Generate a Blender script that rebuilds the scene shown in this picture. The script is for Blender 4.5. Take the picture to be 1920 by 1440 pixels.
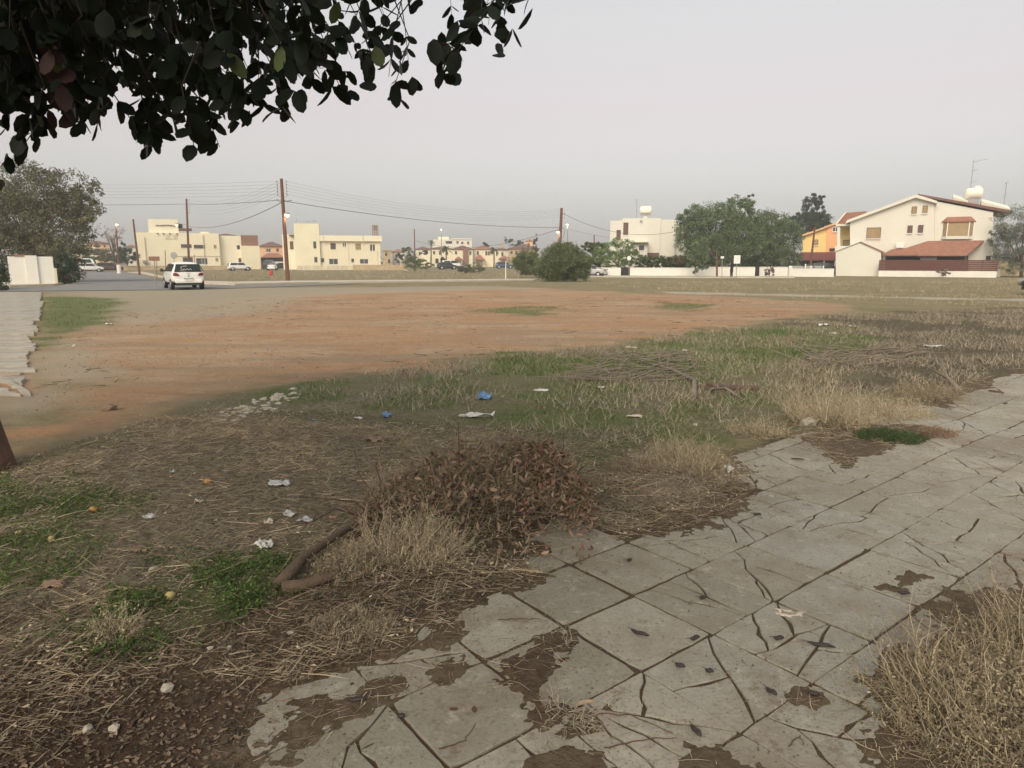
import bpy, bmesh, math, random
import numpy as np
from mathutils import Vector, Matrix

# ---------------------------------------------------------------- camera, sky, sun, exposure
S = bpy.context.scene
for o in list(bpy.data.objects): bpy.data.objects.remove(o)
F = 1300.0; HY = 488.0; CH = 1.6
TH = math.atan((720 - HY) / F)
cd = bpy.data.cameras.new('camera'); cam = bpy.data.objects.new('camera', cd)
S.collection.objects.link(cam); S.camera = cam
cam.location = (0, 0, CH); cam.rotation_euler = (math.pi / 2 - TH, 0, 0)
cd.sensor_fit = 'HORIZONTAL'; cd.sensor_width = 36; cd.lens = 36 * F / 1920
cd.clip_start = 0.02; cd.clip_end = 4000
S.view_settings.view_transform = 'Standard'; S.view_settings.look = 'None'
S.view_settings.gamma = 1; S.view_settings.use_curve_mapping = False
S.view_settings.exposure = 0.7
SUN_EL, SUN_AZ = math.radians(36), math.radians(200)      # azimuth from +Y, clockwise: behind the camera
w = bpy.data.worlds.new('World'); S.world = w; w.use_nodes = True
nt = w.node_tree; nt.nodes.clear()
sky = nt.nodes.new('ShaderNodeTexSky'); sky.sky_type = 'NISHITA'; sky.sun_disc = False
sky.sun_elevation = SUN_EL; sky.sun_rotation = SUN_AZ; sky.air_density = 1.0; sky.dust_density = 2.0; sky.ozone_density = 1.5
hs = nt.nodes.new('ShaderNodeHueSaturation'); hs.inputs['Saturation'].default_value = 0.12
bgs = nt.nodes.new('ShaderNodeBackground'); bgs.inputs['Strength'].default_value = 0.05
tc = nt.nodes.new('ShaderNodeTexCoord'); sep = nt.nodes.new('ShaderNodeSeparateXYZ')
rp = nt.nodes.new('ShaderNodeValToRGB'); e = rp.color_ramp.elements
def s2l(c): return tuple(((v / 255) / 12.92 if v / 255 <= .04045 else ((v / 255 + .055) / 1.055) ** 2.4) for v in c)
def setramp(el, stops):
    while len(el) < len(stops): el.new(.5)
    for k, (p, c) in enumerate(stops): el[k].position = p; el[k].color = (*c, 1)
setramp(e, [(0.0, (.165, .165, .148)), (0.06, (.185, .185, .162)), (0.12, (.205, .192, .180)), (0.2, (.226, .188, .189)), (0.30, (.243, .237, .238)), (0.6, (.235, .245, .26))])
bgr = nt.nodes.new('ShaderNodeBackground'); bgr.inputs['Strength'].default_value = 1.0
add = nt.nodes.new('ShaderNodeAddShader'); outw = nt.nodes.new('ShaderNodeOutputWorld')
L = nt.links.new
L(sky.outputs[0], hs.inputs['Color']); L(hs.outputs[0], bgs.inputs['Color'])
L(tc.outputs['Generated'], sep.inputs[0]); L(sep.outputs['Z'], rp.inputs[0]); L(rp.outputs[0], bgr.inputs['Color'])
L(bgs.outputs[0], add.inputs[0]); L(bgr.outputs[0], add.inputs[1]); L(add.outputs[0], outw.inputs[0])
sl = bpy.data.lights.new('sun', 'SUN'); sun = bpy.data.objects.new('sun', sl); S.collection.objects.link(sun)
sl.energy = 1.9; sl.angle = math.radians(40); sl.color = (1.0, 0.86, 0.66)
sd = Vector((math.sin(SUN_AZ) * math.cos(SUN_EL), math.cos(SUN_AZ) * math.cos(SUN_EL), math.sin(SUN_EL)))
sun.rotation_euler = sd.to_track_quat('Z', 'Y').to_euler(); sun.location = sd * 50

# ---------------------------------------------------------------- helpers
rng = np.random.default_rng(7); random.seed(7)
ct, st = math.cos(TH), math.sin(TH)
def gz(y):
    t = np.clip((np.asarray(y, float) - 42) / 30, 0, 1); return -0.35 * t * t * (3 - 2 * t)
def ray(px, py):
    rx, ry = (px - 960) / F, (720 - py) / F
    return np.array([rx, ct + ry * st, -st + ry * ct])
def at(px, py, Y):
    r = ray(px, py); t = Y / r[1]; return Vector((t * r[0], Y, CH + t * r[2]))
def gp(px, py, dz=0.0):
    r = ray(px, py); z = 0.0
    for _ in range(30):
        t = (z - CH) / min(r[2], -1e-4); z = float(gz(t * r[1]))
    return Vector((t * r[0], t * r[1], z + dz))
def topx(P):                                               # world points -> photo pixels
    P = np.asarray(P, float); x, y, z = P[..., 0], P[..., 1], P[..., 2] - CH
    d = y * ct - z * st; u = y * st + z * ct
    d = np.where(d < 0.02, np.nan, d)
    return 960 + F * x / d, 720 - F * u / d
def tag(o, label=None, cat=None, group=None, kind=None):
    if label: o['label'] = label
    if cat: o['category'] = cat
    if group: o['group'] = group
    if kind: o['kind'] = kind
    return o
def link(o, parent=None):
    S.collection.objects.link(o)
    if parent is not None: o.parent = parent
    return o
def empty(name, loc=(0, 0, 0), rz=0, label=None, cat=None, group=None):
    o = bpy.data.objects.new(name, None); link(o); o.location = loc; o.rotation_euler = (0, 0, rz); o.empty_display_size = .2
    return tag(o, label, cat, group)
def nmesh(name, V, Fc, mat, parent=None, smooth=False, attrs=None):
    """mesh from numpy verts and faces (list of lists, or an int array of equal faces)"""
    me = bpy.data.meshes.new(name); V = np.asarray(V, np.float32).reshape(-1, 3)
    if isinstance(Fc, np.ndarray):
        k = Fc.shape[1]; n = len(Fc)
        me.vertices.add(len(V)); me.vertices.foreach_set('co', V.ravel())
        me.loops.add(n * k); me.loops.foreach_set('vertex_index', Fc.astype(np.int32).ravel())
        me.polygons.add(n); me.polygons.foreach_set('loop_start', np.arange(0, n * k, k, dtype=np.int32))
        me.polygons.foreach_set('loop_total', np.full(n, k, np.int32))
        me.update(calc_edges=True)
    else:
        me.from_pydata(V.tolist(), [], Fc); me.update()
    if smooth: me.polygons.foreach_set('use_smooth', np.ones(len(me.polygons), bool))
    if attrs:
        for an, arr in attrs.items():
            a = me.color_attributes.new(an, 'FLOAT_COLOR', 'POINT'); a.data.foreach_set('color', np.asarray(arr, np.float32).ravel())
    if mat: me.materials.append(mat)
    return link(bpy.data.objects.new(name, me), parent)
class MB:
    def __init__(s): s.v = []; s.f = []
    def add(s, V, Fc):
        b = len(s.v); s.v += [tuple(p) for p in V]; s.f += [[i + b for i in q] for q in Fc]; return s
    def box(s, x0, x1, y0, y1, z0, z1):
        return s.add([(x0, y0, z0), (x1, y0, z0), (x1, y1, z0), (x0, y1, z0), (x0, y0, z1), (x1, y0, z1), (x1, y1, z1), (x0, y1, z1)],
                     [(0, 3, 2, 1), (4, 5, 6, 7), (0, 1, 5, 4), (1, 2, 6, 5), (2, 3, 7, 6), (3, 0, 4, 7)])
    def prism(s, poly, y0, y1):                            # poly of (x, z), extruded along y
        n = len(poly); V = [(p[0], y0, p[1]) for p in poly] + [(p[0], y1, p[1]) for p in poly]
        return s.add(V, [list(range(n)), list(range(2 * n - 1, n - 1, -1))] + [[(i + 1) % n, i, n + i, n + (i + 1) % n] for i in range(n)])
    def zprism(s, poly, z0, z1):
        n = len(poly); V = [(p[0], p[1], z0) for p in poly] + [(p[0], p[1], z1) for p in poly]
        return s.add(V, [list(range(n - 1, -1, -1)), list(range(n, 2 * n))] + [[i, (i + 1) % n, n + (i + 1) % n, n + i] for i in range(n)])
    def tube(s, pts, rad, n=8, cap=True):
        pts = [Vector(p) for p in pts]; m = len(pts); rad = rad if isinstance(rad, (list, tuple)) else [rad] * m
        b = len(s.v); up = None
        for i, p in enumerate(pts):
            d = (pts[min(i + 1, m - 1)] - pts[max(i - 1, 0)]).normalized()
            if up is None: up = d.orthogonal().normalized()
            up = (up - d * up.dot(d)); up = up.normalized() if up.length > 1e-6 else d.orthogonal().normalized()
            q = d.cross(up)
            for k in range(n):
                a = 2 * math.pi * k / n; s.v.append(tuple(p + (up * math.cos(a) + q * math.sin(a)) * rad[i]))
        for i in range(m - 1):
            for k in range(n): s.f.append([b + i * n + k, b + i * n + (k + 1) % n, b + (i + 1) * n + (k + 1) % n, b + (i + 1) * n + k])
        if cap: s.f.append([b + k for k in range(n - 1, -1, -1)]); s.f.append([b + (m - 1) * n + k for k in range(n)])
        return s
    def lathe(s, prof, c=(0, 0, 0), axis='z', n=16):        # prof of (r, h)
        b = len(s.v)
        for r, h in prof:
            for k in range(n):
                a = 2 * math.pi * k / n; p = (r * math.cos(a), r * math.sin(a), h)
                if axis == 'y': p = (p[0], p[2], p[1])
                if axis == 'x': p = (p[2], p[0], p[1])
                s.v.append((p[0] + c[0], p[1] + c[1], p[2] + c[2]))
        for i in range(len(prof) - 1):
            for k in range(n): s.f.append([b + i * n + k, b + i * n + (k + 1) % n, b + (i + 1) * n + (k + 1) % n, b + (i + 1) * n + k])
        s.f.append([b + k for k in range(n)][::-1]); s.f.append([b + (len(prof) - 1) * n + k for k in range(n)])
        return s
    def build(s, name, mat, parent=None, smooth=False, fix=True):
        me = bpy.data.meshes.new(name); me.from_pydata(s.v, [], s.f)
        if fix:
            bm = bmesh.new(); bm.from_mesh(me); bmesh.ops.recalc_face_normals(bm, faces=bm.faces); bm.to_mesh(me); bm.free()
        if smooth: me.polygons.foreach_set('use_smooth', [True] * len(me.polygons))
        if mat: me.materials.append(mat)
        me.update(); return link(bpy.data.objects.new(name, me), parent)
def bev(o, wd=.01, seg=2):
    m = o.modifiers.new('bevel', 'BEVEL'); m.width = wd; m.segments = seg; m.limit_method = 'ANGLE'; return o

class Noise:
    def __init__(s, seed): s.t = np.random.default_rng(seed).random((256, 256)).astype(np.float32)
    def __call__(s, x, y):
        xi = np.floor(x).astype(np.int64); yi = np.floor(y).astype(np.int64); fx = x - xi; fy = y - yi
        fx = fx * fx * (3 - 2 * fx); fy = fy * fy * (3 - 2 * fy); t = s.t
        a, b, c, d = xi & 255, (xi + 1) & 255, yi & 255, (yi + 1) & 255
        return (t[a, c] * (1 - fx) + t[b, c] * fx) * (1 - fy) + (t[a, d] * (1 - fx) + t[b, d] * fx) * fy
    def fbm(s, x, y, o=4):
        r = 0; am = .5; tot = 0
        for k in range(o): r = r + am * s(x * 2 ** k + 17.3 * k, y * 2 ** k + 5.1 * k); tot += am; am *= .55
        return r / tot
N1, N2, N3 = Noise(1), Noise(2), Noise(3)

# ---------------------------------------------------------------- materials
MT = {}
def mat(name, col, rough=.8, var=.15, scale=3.0, bump=0.0, bscale=40, island=0.0, metal=0, spec=.3, emit=None, trans=0, streak=0, coat=0, col2=None, two=True):
    if name in MT: return MT[name]
    m = bpy.data.materials.new(name); m.use_nodes = True; n = m.node_tree.nodes; l = m.node_tree.links.new
    b = n['Principled BSDF']; b.inputs['Roughness'].default_value = rough; b.inputs['Metallic'].default_value = metal
    b.inputs['Specular IOR Level'].default_value = spec
    if coat: b.inputs['Coat Weight'].default_value = coat; b.inputs['Coat Roughness'].default_value = .08
    g = n.new('ShaderNodeTexCoord'); no = n.new('ShaderNodeTexNoise'); no.inputs['Scale'].default_value = scale; no.inputs['Detail'].default_value = 6; no.inputs['Roughness'].default_value = .65
    r = n.new('ShaderNodeValToRGB'); c2 = col2 or tuple(c * (1 + var) for c in col); c1 = tuple(c * (1 - var) for c in col)
    r.color_ramp.elements[0].position = .3; r.color_ramp.elements[1].position = .7
    r.color_ramp.elements[0].color = (*c1, 1); r.color_ramp.elements[1].color = (*c2, 1)
    if streak:
        mp = n.new('ShaderNodeMapping'); mp.inputs['Scale'].default_value = (1, 1, streak); l(g.outputs['Object'], mp.inputs[0]); l(mp.outputs[0], no.inputs['Vector'])
    else: l(g.outputs['Object'], no.inputs['Vector'])
    l(no.outputs['Fac'], r.inputs[0]); src = r.outputs[0]
    if island:
        gi = n.new('ShaderNodeNewGeometry'); mr = n.new('ShaderNodeMapRange'); mr.inputs[3].default_value = 1 - island; mr.inputs[4].default_value = 1 + island
        l(gi.outputs['Random Per Island'], mr.inputs[0]); mx = n.new('ShaderNodeVectorMath'); mx.operation = 'SCALE'
        l(src, mx.inputs[0]); l(mr.outputs[0], mx.inputs['Scale']); src = mx.outputs[0]
    l(src, b.inputs['Base Color'])
    if bump:
        nb = n.new('ShaderNodeTexNoise'); nb.inputs['Scale'].default_value = bscale; nb.inputs['Detail'].default_value = 5; l(g.outputs['Object'], nb.inputs['Vector'])
        bp = n.new('ShaderNodeBump'); bp.inputs['Strength'].default_value = bump; bp.inputs['Distance'].default_value = .02; l(nb.outputs['Fac'], bp.inputs['Height']); l(bp.outputs[0], b.inputs['Normal'])
    if emit: b.inputs['Emission Color'].default_value = (*emit[:3], 1); b.inputs['Emission Strength'].default_value = emit[3]
    if trans:
        tr = n.new('ShaderNodeBsdfTranslucent'); ms = n.new('ShaderNodeMixShader'); ms.inputs[0].default_value = trans; l(src, tr.inputs[0])
        l(b.outputs[0], ms.inputs[1]); l(tr.outputs[0], ms.inputs[2]); l(ms.outputs[0], n['Material Output'].inputs[0])
    MT[name] = m; return m
M_cream = mat('cream_render', (.78, .71, .52), .9, .06, .35, .15, 8)
M_cream2 = mat('pale_cream_render', (.80, .74, .56), .9, .06, .3, .15, 8)
M_white = mat('white_render', (.70, .675, .585), .9, .05, .3, .12, 8)
M_whitewall = mat('white_wash', (.74, .72, .65), .9, .08, .6, .15, 8)
M_tanwall = mat('tan_block', (.46, .36, .22), .9, .22, 1.2, .3, 6)
M_stain = mat('stained_render', (.62, .55, .40), .95, .25, 1.5, .2, 6, streak=.25)
M_orange = mat('orange_render', (.80, .42, .21), .9, .06, .4); M_yellow = mat('yellow_render', (.82, .60, .24), .9, .06, .4)
M_peach = mat('peach_render', (.74, .46, .27), .9, .1, .4)
def tilemat(name, col):
    m = mat(name, col, .85, .22, 2.5, 0); n = m.node_tree.nodes; l = m.node_tree.links.new
    wv = n.new('ShaderNodeTexWave'); wv.inputs['Scale'].default_value = 3.2; wv.inputs['Distortion'].default_value = .4; bp = n.new('ShaderNodeBump'); bp.inputs['Strength'].default_value = .6; bp.inputs['Distance'].default_value = .05
    l(n['Texture Coordinate'].outputs['Object'], wv.inputs['Vector']); l(wv.outputs['Fac'], bp.inputs['Height']); l(bp.outputs[0], n['Principled BSDF'].inputs['Normal']); return m
M_tile = tilemat('terracotta_tile', (.35, .165, .11)); M_tile2 = tilemat('dark_tile', (.20, .11, .085))
M_glass = mat('window_glass', (.07, .07, .075), .12, .3, 1.0, spec=.5); M_frame = mat('brown_frame', (.16, .085, .055), .6, .15)
M_shut = mat('tan_shutter', (.36, .26, .14), .7, .12, 2); M_shutb = mat('brown_shutter', (.15, .09, .075), .7, .12, 2); M_wframe = mat('white_frame', (.78, .78, .74), .5, .05)
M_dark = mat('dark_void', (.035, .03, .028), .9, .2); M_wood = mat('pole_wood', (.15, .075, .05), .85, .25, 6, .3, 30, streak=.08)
M_fence = mat('fence_wood', (.125, .052, .04), .75, .2, 5, .2, 25); M_metal = mat('grey_metal', (.33, .32, .31), .5, .1, metal=.4); M_rust = mat('rusty_metal', (.24, .13, .09), .8, .3, 4)
M_wire = mat('wire_black', (.13, .13, .13), .6, .05); M_insul = mat('porcelain', (.30, .2, .16), .3, .1)
M_lamp = mat('lamp_lit', (.9, .85, .7), .4, 0, emit=(1, .80, .36, 1.7)); M_tank = mat('tank_white', (.82, .79, .66), .5, .04)
M_asph = mat('asphalt', (.21, .205, .195), .9, .18, 1.2, .4, 60); M_conc = mat('far_concrete', (.50, .45, .36), .9, .15, .8, .2, 20)
M_concl = mat('left_concrete', (.33, .30, .25), .9, .3, 3, .3, 40)
M_rubber = mat('tyre_rubber', (.03, .03, .03), .85, .1); M_rim = mat('wheel_rim', (.5, .5, .5), .35, .1, metal=.7)
M_cwhite = mat('paint_white', (.80, .79, .74), .3, .02, coat=.4); M_cdark = mat('paint_dark', (.035, .037, .045), .3, .05, coat=.5); M_cblue = mat('paint_blue', (.05, .085, .16), .3, .05, coat=.5); M_csilv = mat('paint_silver', (.45, .45, .45), .3, .05, coat=.4)
M_cglass = mat('car_glass', (.03, .037, .035), .12, .1, spec=.12); M_red = mat('tail_red', (.20, .03, .035), .2, .2, 20); M_blackp = mat('black_plastic', (.04, .04, .04), .6, .1); M_plate = mat('plate_white', (.72, .70, .66), .5, .02)
M_hl = mat('headlamp_clear', (.6, .6, .6), .1, .05)
M_bark = mat('bark', (.115, .065, .045), .9, .3, 12, .5, 50, streak=.15); M_barkg = mat('grey_bark', (.20, .155, .115), .9, .25, 10, .4, 50)
# ---------------------------------------------------------------- ground zones (photo outlines carried onto the ground plane)
def inpoly(x, y, P):
    r = np.zeros(x.shape, bool); n = len(P)
    for i in range(n):
        x1, y1 = P[i]; x2, y2 = P[(i + 1) % n]
        if y1 == y2: continue
        c = ((y1 > y) != (y2 > y)) & (x < (x2 - x1) * (y - y1) / (y2 - y1) + x1); r ^= c
    return r
def sdist(x, y, P):
    d = np.full(x.shape, 1e9); n = len(P)
    for i in range(n):
        ax, ay = P[i]; bx, by = P[(i + 1) % n]; dx, dy = bx - ax, by - ay; L2 = dx * dx + dy * dy + 1e-12
        t = np.clip(((x - ax) * dx + (y - ay) * dy) / L2, 0, 1); d = np.minimum(d, (x - ax - t * dx) ** 2 + (y - ay - t * dy) ** 2)
    d = np.sqrt(d); return np.where(inpoly(x, y, P), d, -d)
def gpoly(pts): return [tuple(gp(a, b)[:2]) for a, b in pts]
def zone(x, y, P, feather, namp, nscale=2.0, m=None):
    """soft 0..1 mask of a ground polygon with a ragged, noisy border"""
    P = np.asarray(P); out = np.zeros(x.shape); mg = feather + namp + .1
    k = (x > P[:, 0].min() - mg) & (x < P[:, 0].max() + mg) & (y > P[:, 1].min() - mg) & (y < P[:, 1].max() + mg)
    if not k.any(): return out
    xs, ys = x[k], y[k]
    sd = sdist(xs, ys, P.tolist()) + namp * 2 * (N1.fbm(xs * nscale + 9, ys * nscale, 6) - .5) * 1.8
    t = np.clip(sd / (2 * feather) + .5, 0, 1); out[k] = t * t * (3 - 2 * t); return out
Z = {}
Z['orange'] = [(gpoly([(-400, 760), (-400, 556), (84, 552), (72, 640), (64, 760)]), .3, .2, 1), (gpoly([(60, 790), (80, 650), (215, 592), (330, 575), (560, 548), (1000, 540), (1250, 552), (1560, 566), (1600, 582), (1480, 600), (1340, 622), (1180, 648), (960, 668), (800, 690), (600, 728), (420, 748), (250, 800), (20, 850), (-300, 900), (-300, 790)]), .45, .8, .8)]
Z['gravel'] = [(gpoly([(90, 545), (420, 540), (900, 536), (1000, 541), (560, 556), (480, 590), (300, 610), (180, 625), (215, 590)]), 1.2, 1.0, .4),
               (gpoly([(85, 640), (150, 640), (190, 720), (60, 790), (-50, 800), (70, 720)]), .5, .5, .8)]
Z['green'] = [(gpoly([(82, 557), (140, 556), (215, 562), (212, 592), (180, 605), (140, 622), (78, 650)]), .25, .5, 1.0),
              (gpoly([(500, 733), (560, 722), (670, 728), (672, 755), (560, 760), (510, 750)]), .12, .3, 2),
              (gpoly([(690, 745), (760, 712), (850, 702), (900, 735), (820, 770), (700, 765)]), .2, .4, 2),
              (gpoly([(880, 690), (960, 665), (1090, 672), (1060, 700), (900, 712)]), .25, .4, 1.5),
              (gpoly([(1060, 690), (1180, 650), (1400, 618), (1600, 615), (1640, 650), (1420, 690), (1300, 720), (1100, 715)]), .4, .8, 1.2),
              (gpoly([(1030, 720), (1150, 715), (1200, 760), (1080, 775), (1000, 750)]), .2, .4, 2),
              (gpoly([(820, 790), (930, 760), (1150, 765), (1330, 770), (1280, 820), (1120, 850), (960, 830)]), .3, .6, 1.5),
              (gpoly([(1350, 740), (1440, 730), (1460, 760), (1380, 775)]), .15, .3, 2),
              (gpoly([(-80, 900), (120, 905), (230, 930), (200, 1000), (90, 1075), (-80, 1075)]), .12, .3, 2.5),
              (gpoly([(225, 1130), (260, 1075), (380, 1055), (500, 1080), (490, 1120), (380, 1150), (300, 1200), (215, 1210)]), .08, .25, 3),
              (gpoly([(840, 582), (980, 572), (1090, 590), (1000, 596)]), .5, 1.0, .6),
              (gpoly([(1240, 568), (1330, 572), (1300, 582), (1220, 580)]), .4, .8, .6)]
Z['pale'] = [(gpoly([(1250, 547), (1330, 549), (1920, 561), (2300, 569), (2300, 571), (1920, 564), (1400, 554), (1250, 550)]), .5, .7, .45)]
Z['dark'] = [(gpoly([(-700, 1040), (0, 1080), (200, 1200), (330, 1230), (560, 1140), (700, 1090), (1000, 1050), (1150, 930), (1420, 890), (1380, 990), (1000, 1090), (480, 1440), (400, 1700), (-900, 1700)]), .25, .4, 1.5),
             (gpoly([(900, 1230), (1070, 1180), (1180, 1380), (1000, 1400)]), .1, .1, 3)]
Z['litter'] = [(gpoly([(-500, 900), (60, 850), (250, 800), (400, 760), (640, 770), (840, 800), (1200, 810), (1300, 840), (1150, 940), (1020, 1050), (800, 1160), (550, 1280), (330, 1230), (200, 1230), (0, 1440), (-600, 1440)]), .55, 1.0, 1.0)]
Z['field'] = [(gpoly([(260, 830), (480, 745), (700, 700), (960, 668), (1180, 648), (1340, 622), (1500, 600), (1700, 640), (1920, 696), (1700, 760), (1450, 830), (1200, 890), (800, 850), (400, 830)]), .5, .9, 1.1)]
Z['dryright'] = [(gpoly([(1480, 605), (1600, 588), (1920, 578), (2300, 600), (2300, 700), (1920, 696), (1780, 730), (1600, 720), (1560, 660)]), .5, .7, 1.0)]

# ---- the paving grid: photographed slab corners carried to the ground, a smooth map (u, v) -> ground fitted through them
CORN = {(-1, 0): (1072.5, 1175), (0, 0): (1190, 1116), (1, 0): (1296, 1062.5), (2, 0): (1397.5, 1022.5), (3, 0): (1481, 986), (4, 0): (1557.5, 953), (5, 0): (1621, 921.5), (6, 0): (1681, 894), (7, 0): (1735, 867.5),
        (-1, 1): (1201, 1260), (0, 1): (1341, 1190), (1, 1): (1456, 1122.5), (2, 1): (1542, 1072), (3, 1): (1626, 1032.5), (4, 1): (1697.5, 991), (6, 1): (1817.5, 925), (8, 1): (1911, 869),
        (-1, 2): (1392.5, 1379.6), (0, 2): (1529, 1282.7), (1, 2): (1635, 1199), (3, 2): (1807.5, 1080), (0, -1): (1074, 1057.5), (-2, 0): (897.5, 1239), (-3, 0): (721, 1319), (-2, 1): (1029, 1342)}
ck = np.array(list(CORN), float); cg = np.array([gp(*p)[:2] for p in CORN.values()])
def basis(u, v): return np.stack([np.ones_like(u), u, v, u * v * .05, u * u * .05], -1)
COEF = np.linalg.lstsq(basis(ck[:, 0], ck[:, 1]), cg, rcond=None)[0]
COEFL = np.linalg.lstsq(np.stack([np.ones(len(ck)), ck[:, 0], ck[:, 1]], -1), cg, rcond=None)[0]
def uv2g(u, v):
    u = np.asarray(u, float); v = np.asarray(v, float); wgt = np.clip((np.abs(u - 2.5) - 5.5) / 3, 0, 1)[..., None]
    return (1 - wgt) * (basis(u, v) @ COEF) + wgt * (np.stack([np.ones_like(u), u, v], -1) @ COEFL)
Jm = np.stack([COEFL[1], COEFL[2]], 1); Ji = np.linalg.inv(Jm)
def g2uv(x, y): q = (np.stack([x, y], -1) - COEFL[0]) @ Ji.T; return q[..., 0], q[..., 1]
# where soil lies over the slabs
EDGE = gpoly([(300, 1700), (400, 1500), (500, 1420), (560, 1300), (640, 1255), (790, 1175), (850, 1195), (985, 1112), (1035, 1078), (1015, 1050), (1035, 985), (1075, 972), (1130, 1005), (1185, 1015),
               (1300, 990), (1400, 950), (1430, 925), (1420, 880), (1330, 872), (1440, 822), (1500, 808), (1530, 815), (1640, 760), (1770, 762), (1800, 735), (1920, 697), (2300, 600)])
COVER = [(EDGE + [(4000, 1500), (4000, 4000), (-4000, 4000), (-4000, -100), (-3, -100)], .11, .16, 3.0)]
for P, f_, n_ in [([(935, 1240), (1000, 1195), (1075, 1190), (1055, 1255), (1040, 1300), (1095, 1335), (1010, 1368), (965, 1320), (915, 1262)], .03, .07),
                  ([(805, 1232), (865, 1214), (885, 1255), (845, 1290), (800, 1300), (815, 1265)], .03, .06),
                  ([(1060, 1345), (1125, 1305), (1175, 1330), (1130, 1375), (1040, 1385)], .03, .06),
                  ([(1250, 1440), (1290, 1405), (1360, 1402), (1460, 1470), (1300, 1500)], .03, .06), ([(1000, 1400), (1090, 1395), (1200, 1440), (1100, 1500), (960, 1460)], .03, .08),
                  ([(1650, 1330), (1670, 1250), (1730, 1180), (1810, 1125), (1920, 1100), (2200, 1110), (2200, 1700), (1760, 1600), (1690, 1440)], .05, .12),
                  ([(1500, 820), (1560, 800), (1720, 795), (1790, 808), (1740, 822), (1680, 838), (1600, 862), (1615, 880), (1560, 868), (1530, 838)], .03, .06),
                  ([(1440, 1290), (1500, 1280), (1560, 1300), (1520, 1340), (1450, 1330)], .03, .09), ([(1650, 1100), (1700, 1075), (1740, 1080), (1700, 1110)], .02, .05),
                  ([(560, 1320), (640, 1300), (720, 1260), (740, 1300), (640, 1360), (560, 1390)], .04, .09), ([(1190, 905), (1260, 890), (1330, 905), (1240, 930)], .02, .06)]:
    COVER.append((gpoly(P), f_ * 2.4, n_ * 1.2, 5.0))
def cover(x, y):
    c = np.zeros(x.shape)
    for P, f_, n_, s_ in COVER: c = np.maximum(c, zone(x, y, P, f_, n_, s_))
    k = (c > .001) & (c < .999); t = c[k] + 1.3 * (N2.fbm(x[k] * 26, y[k] * 26, 3) - .5); c[k] = np.clip(t * 1.6 - .3, 0, 1); return c
def zmask(name, x, y):
    c = np.zeros(x.shape)
    for P, f_, n_, s_ in Z[name]: c = np.maximum(c, zone(x, y, P, f_, n_, s_))
    return c
V_OUT = -2.35                                              # outer edge of the paving in slab units
def gheight(x, y, cov=None):
    cov = cover(x, y) if cov is None else cov
    nearw = np.clip(1 - (np.hypot(x, y) - 9) / 25, .25, 1)
    soil = .010 + .05 * (N2.fbm(x * 1.1, y * 1.1, 4) - .42) + .022 * (N3.fbm(x * 9, y * 9, 3) - .4)
    u, v = g2uv(x, y); on = np.clip((v - V_OUT + .1) / .2, 0, 1) * ((u > -14) & (u < 40))
    soilp = .004 + .014 * np.clip(N3.fbm(x * 7, y * 7, 3) - .3, 0, 1)
    s = soil * (1 - on) + soilp * on
    return (1 - cov) * (-.0075 + .004 * (N3(x * 23, y * 23) - .5)) + cov * s * np.where(on > .5, 1, 1) * nearw + gz(y)
def lines(lo, a, b, hi, step, g):
    mid = list(np.arange(a, b, step)); up = [mid[-1]]; s_ = step
    while up[-1] < hi: s_ = min(s_ * g, 60); up.append(up[-1] + s_)
    dn = [a]; s_ = step
    while dn[-1] > lo: s_ = min(s_ * g, 60); dn.append(dn[-1] - s_)
    return np.array(dn[:0:-1] + mid + up[1:])
gxl = lines(-900, -2.2, 4.2, 900, .013, 1.03); gyl = lines(-60, 1.7, 6.2, 60, .013, 1.018)
gyl = np.concatenate([gyl[gyl > -60], np.geomspace(gyl[-1] * 1.03, 2500, 45)])
GX, GY = np.meshgrid(gxl, gyl); fx, fy = GX.ravel(), GY.ravel()
cv = cover(fx, fy); hz = gheight(fx, fy, cv)
A = np.stack([zmask('orange', fx, fy), zmask('green', fx, fy), zmask('gravel', fx, fy), np.ones(fx.shape)], -1)
B = np.stack([zmask('pale', fx, fy), zmask('dark', fx, fy), zmask('litter', fx, fy), np.ones(fx.shape)], -1)
C = np.stack([zmask('dryright', fx, fy), 1 - cv, zmask('field', fx, fy), np.ones(fx.shape)], -1)
D4 = np.zeros((len(fx), 4)); D4[:, 3] = 1; uu, vv = g2uv(fx, fy); D4[:, 0] = cv * np.clip((vv - V_OUT + .3) / .5, 0, 1) * np.clip((uu + 4.6) / 1.2, 0, 1) * (uu < 30)
nx, ny = len(gxl), len(gyl); ii = np.arange(nx * ny).reshape(ny, nx)
Fq = np.stack([ii[:-1, :-1].ravel(), ii[:-1, 1:].ravel(), ii[1:, 1:].ravel(), ii[1:, :-1].ravel()], -1)

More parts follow.
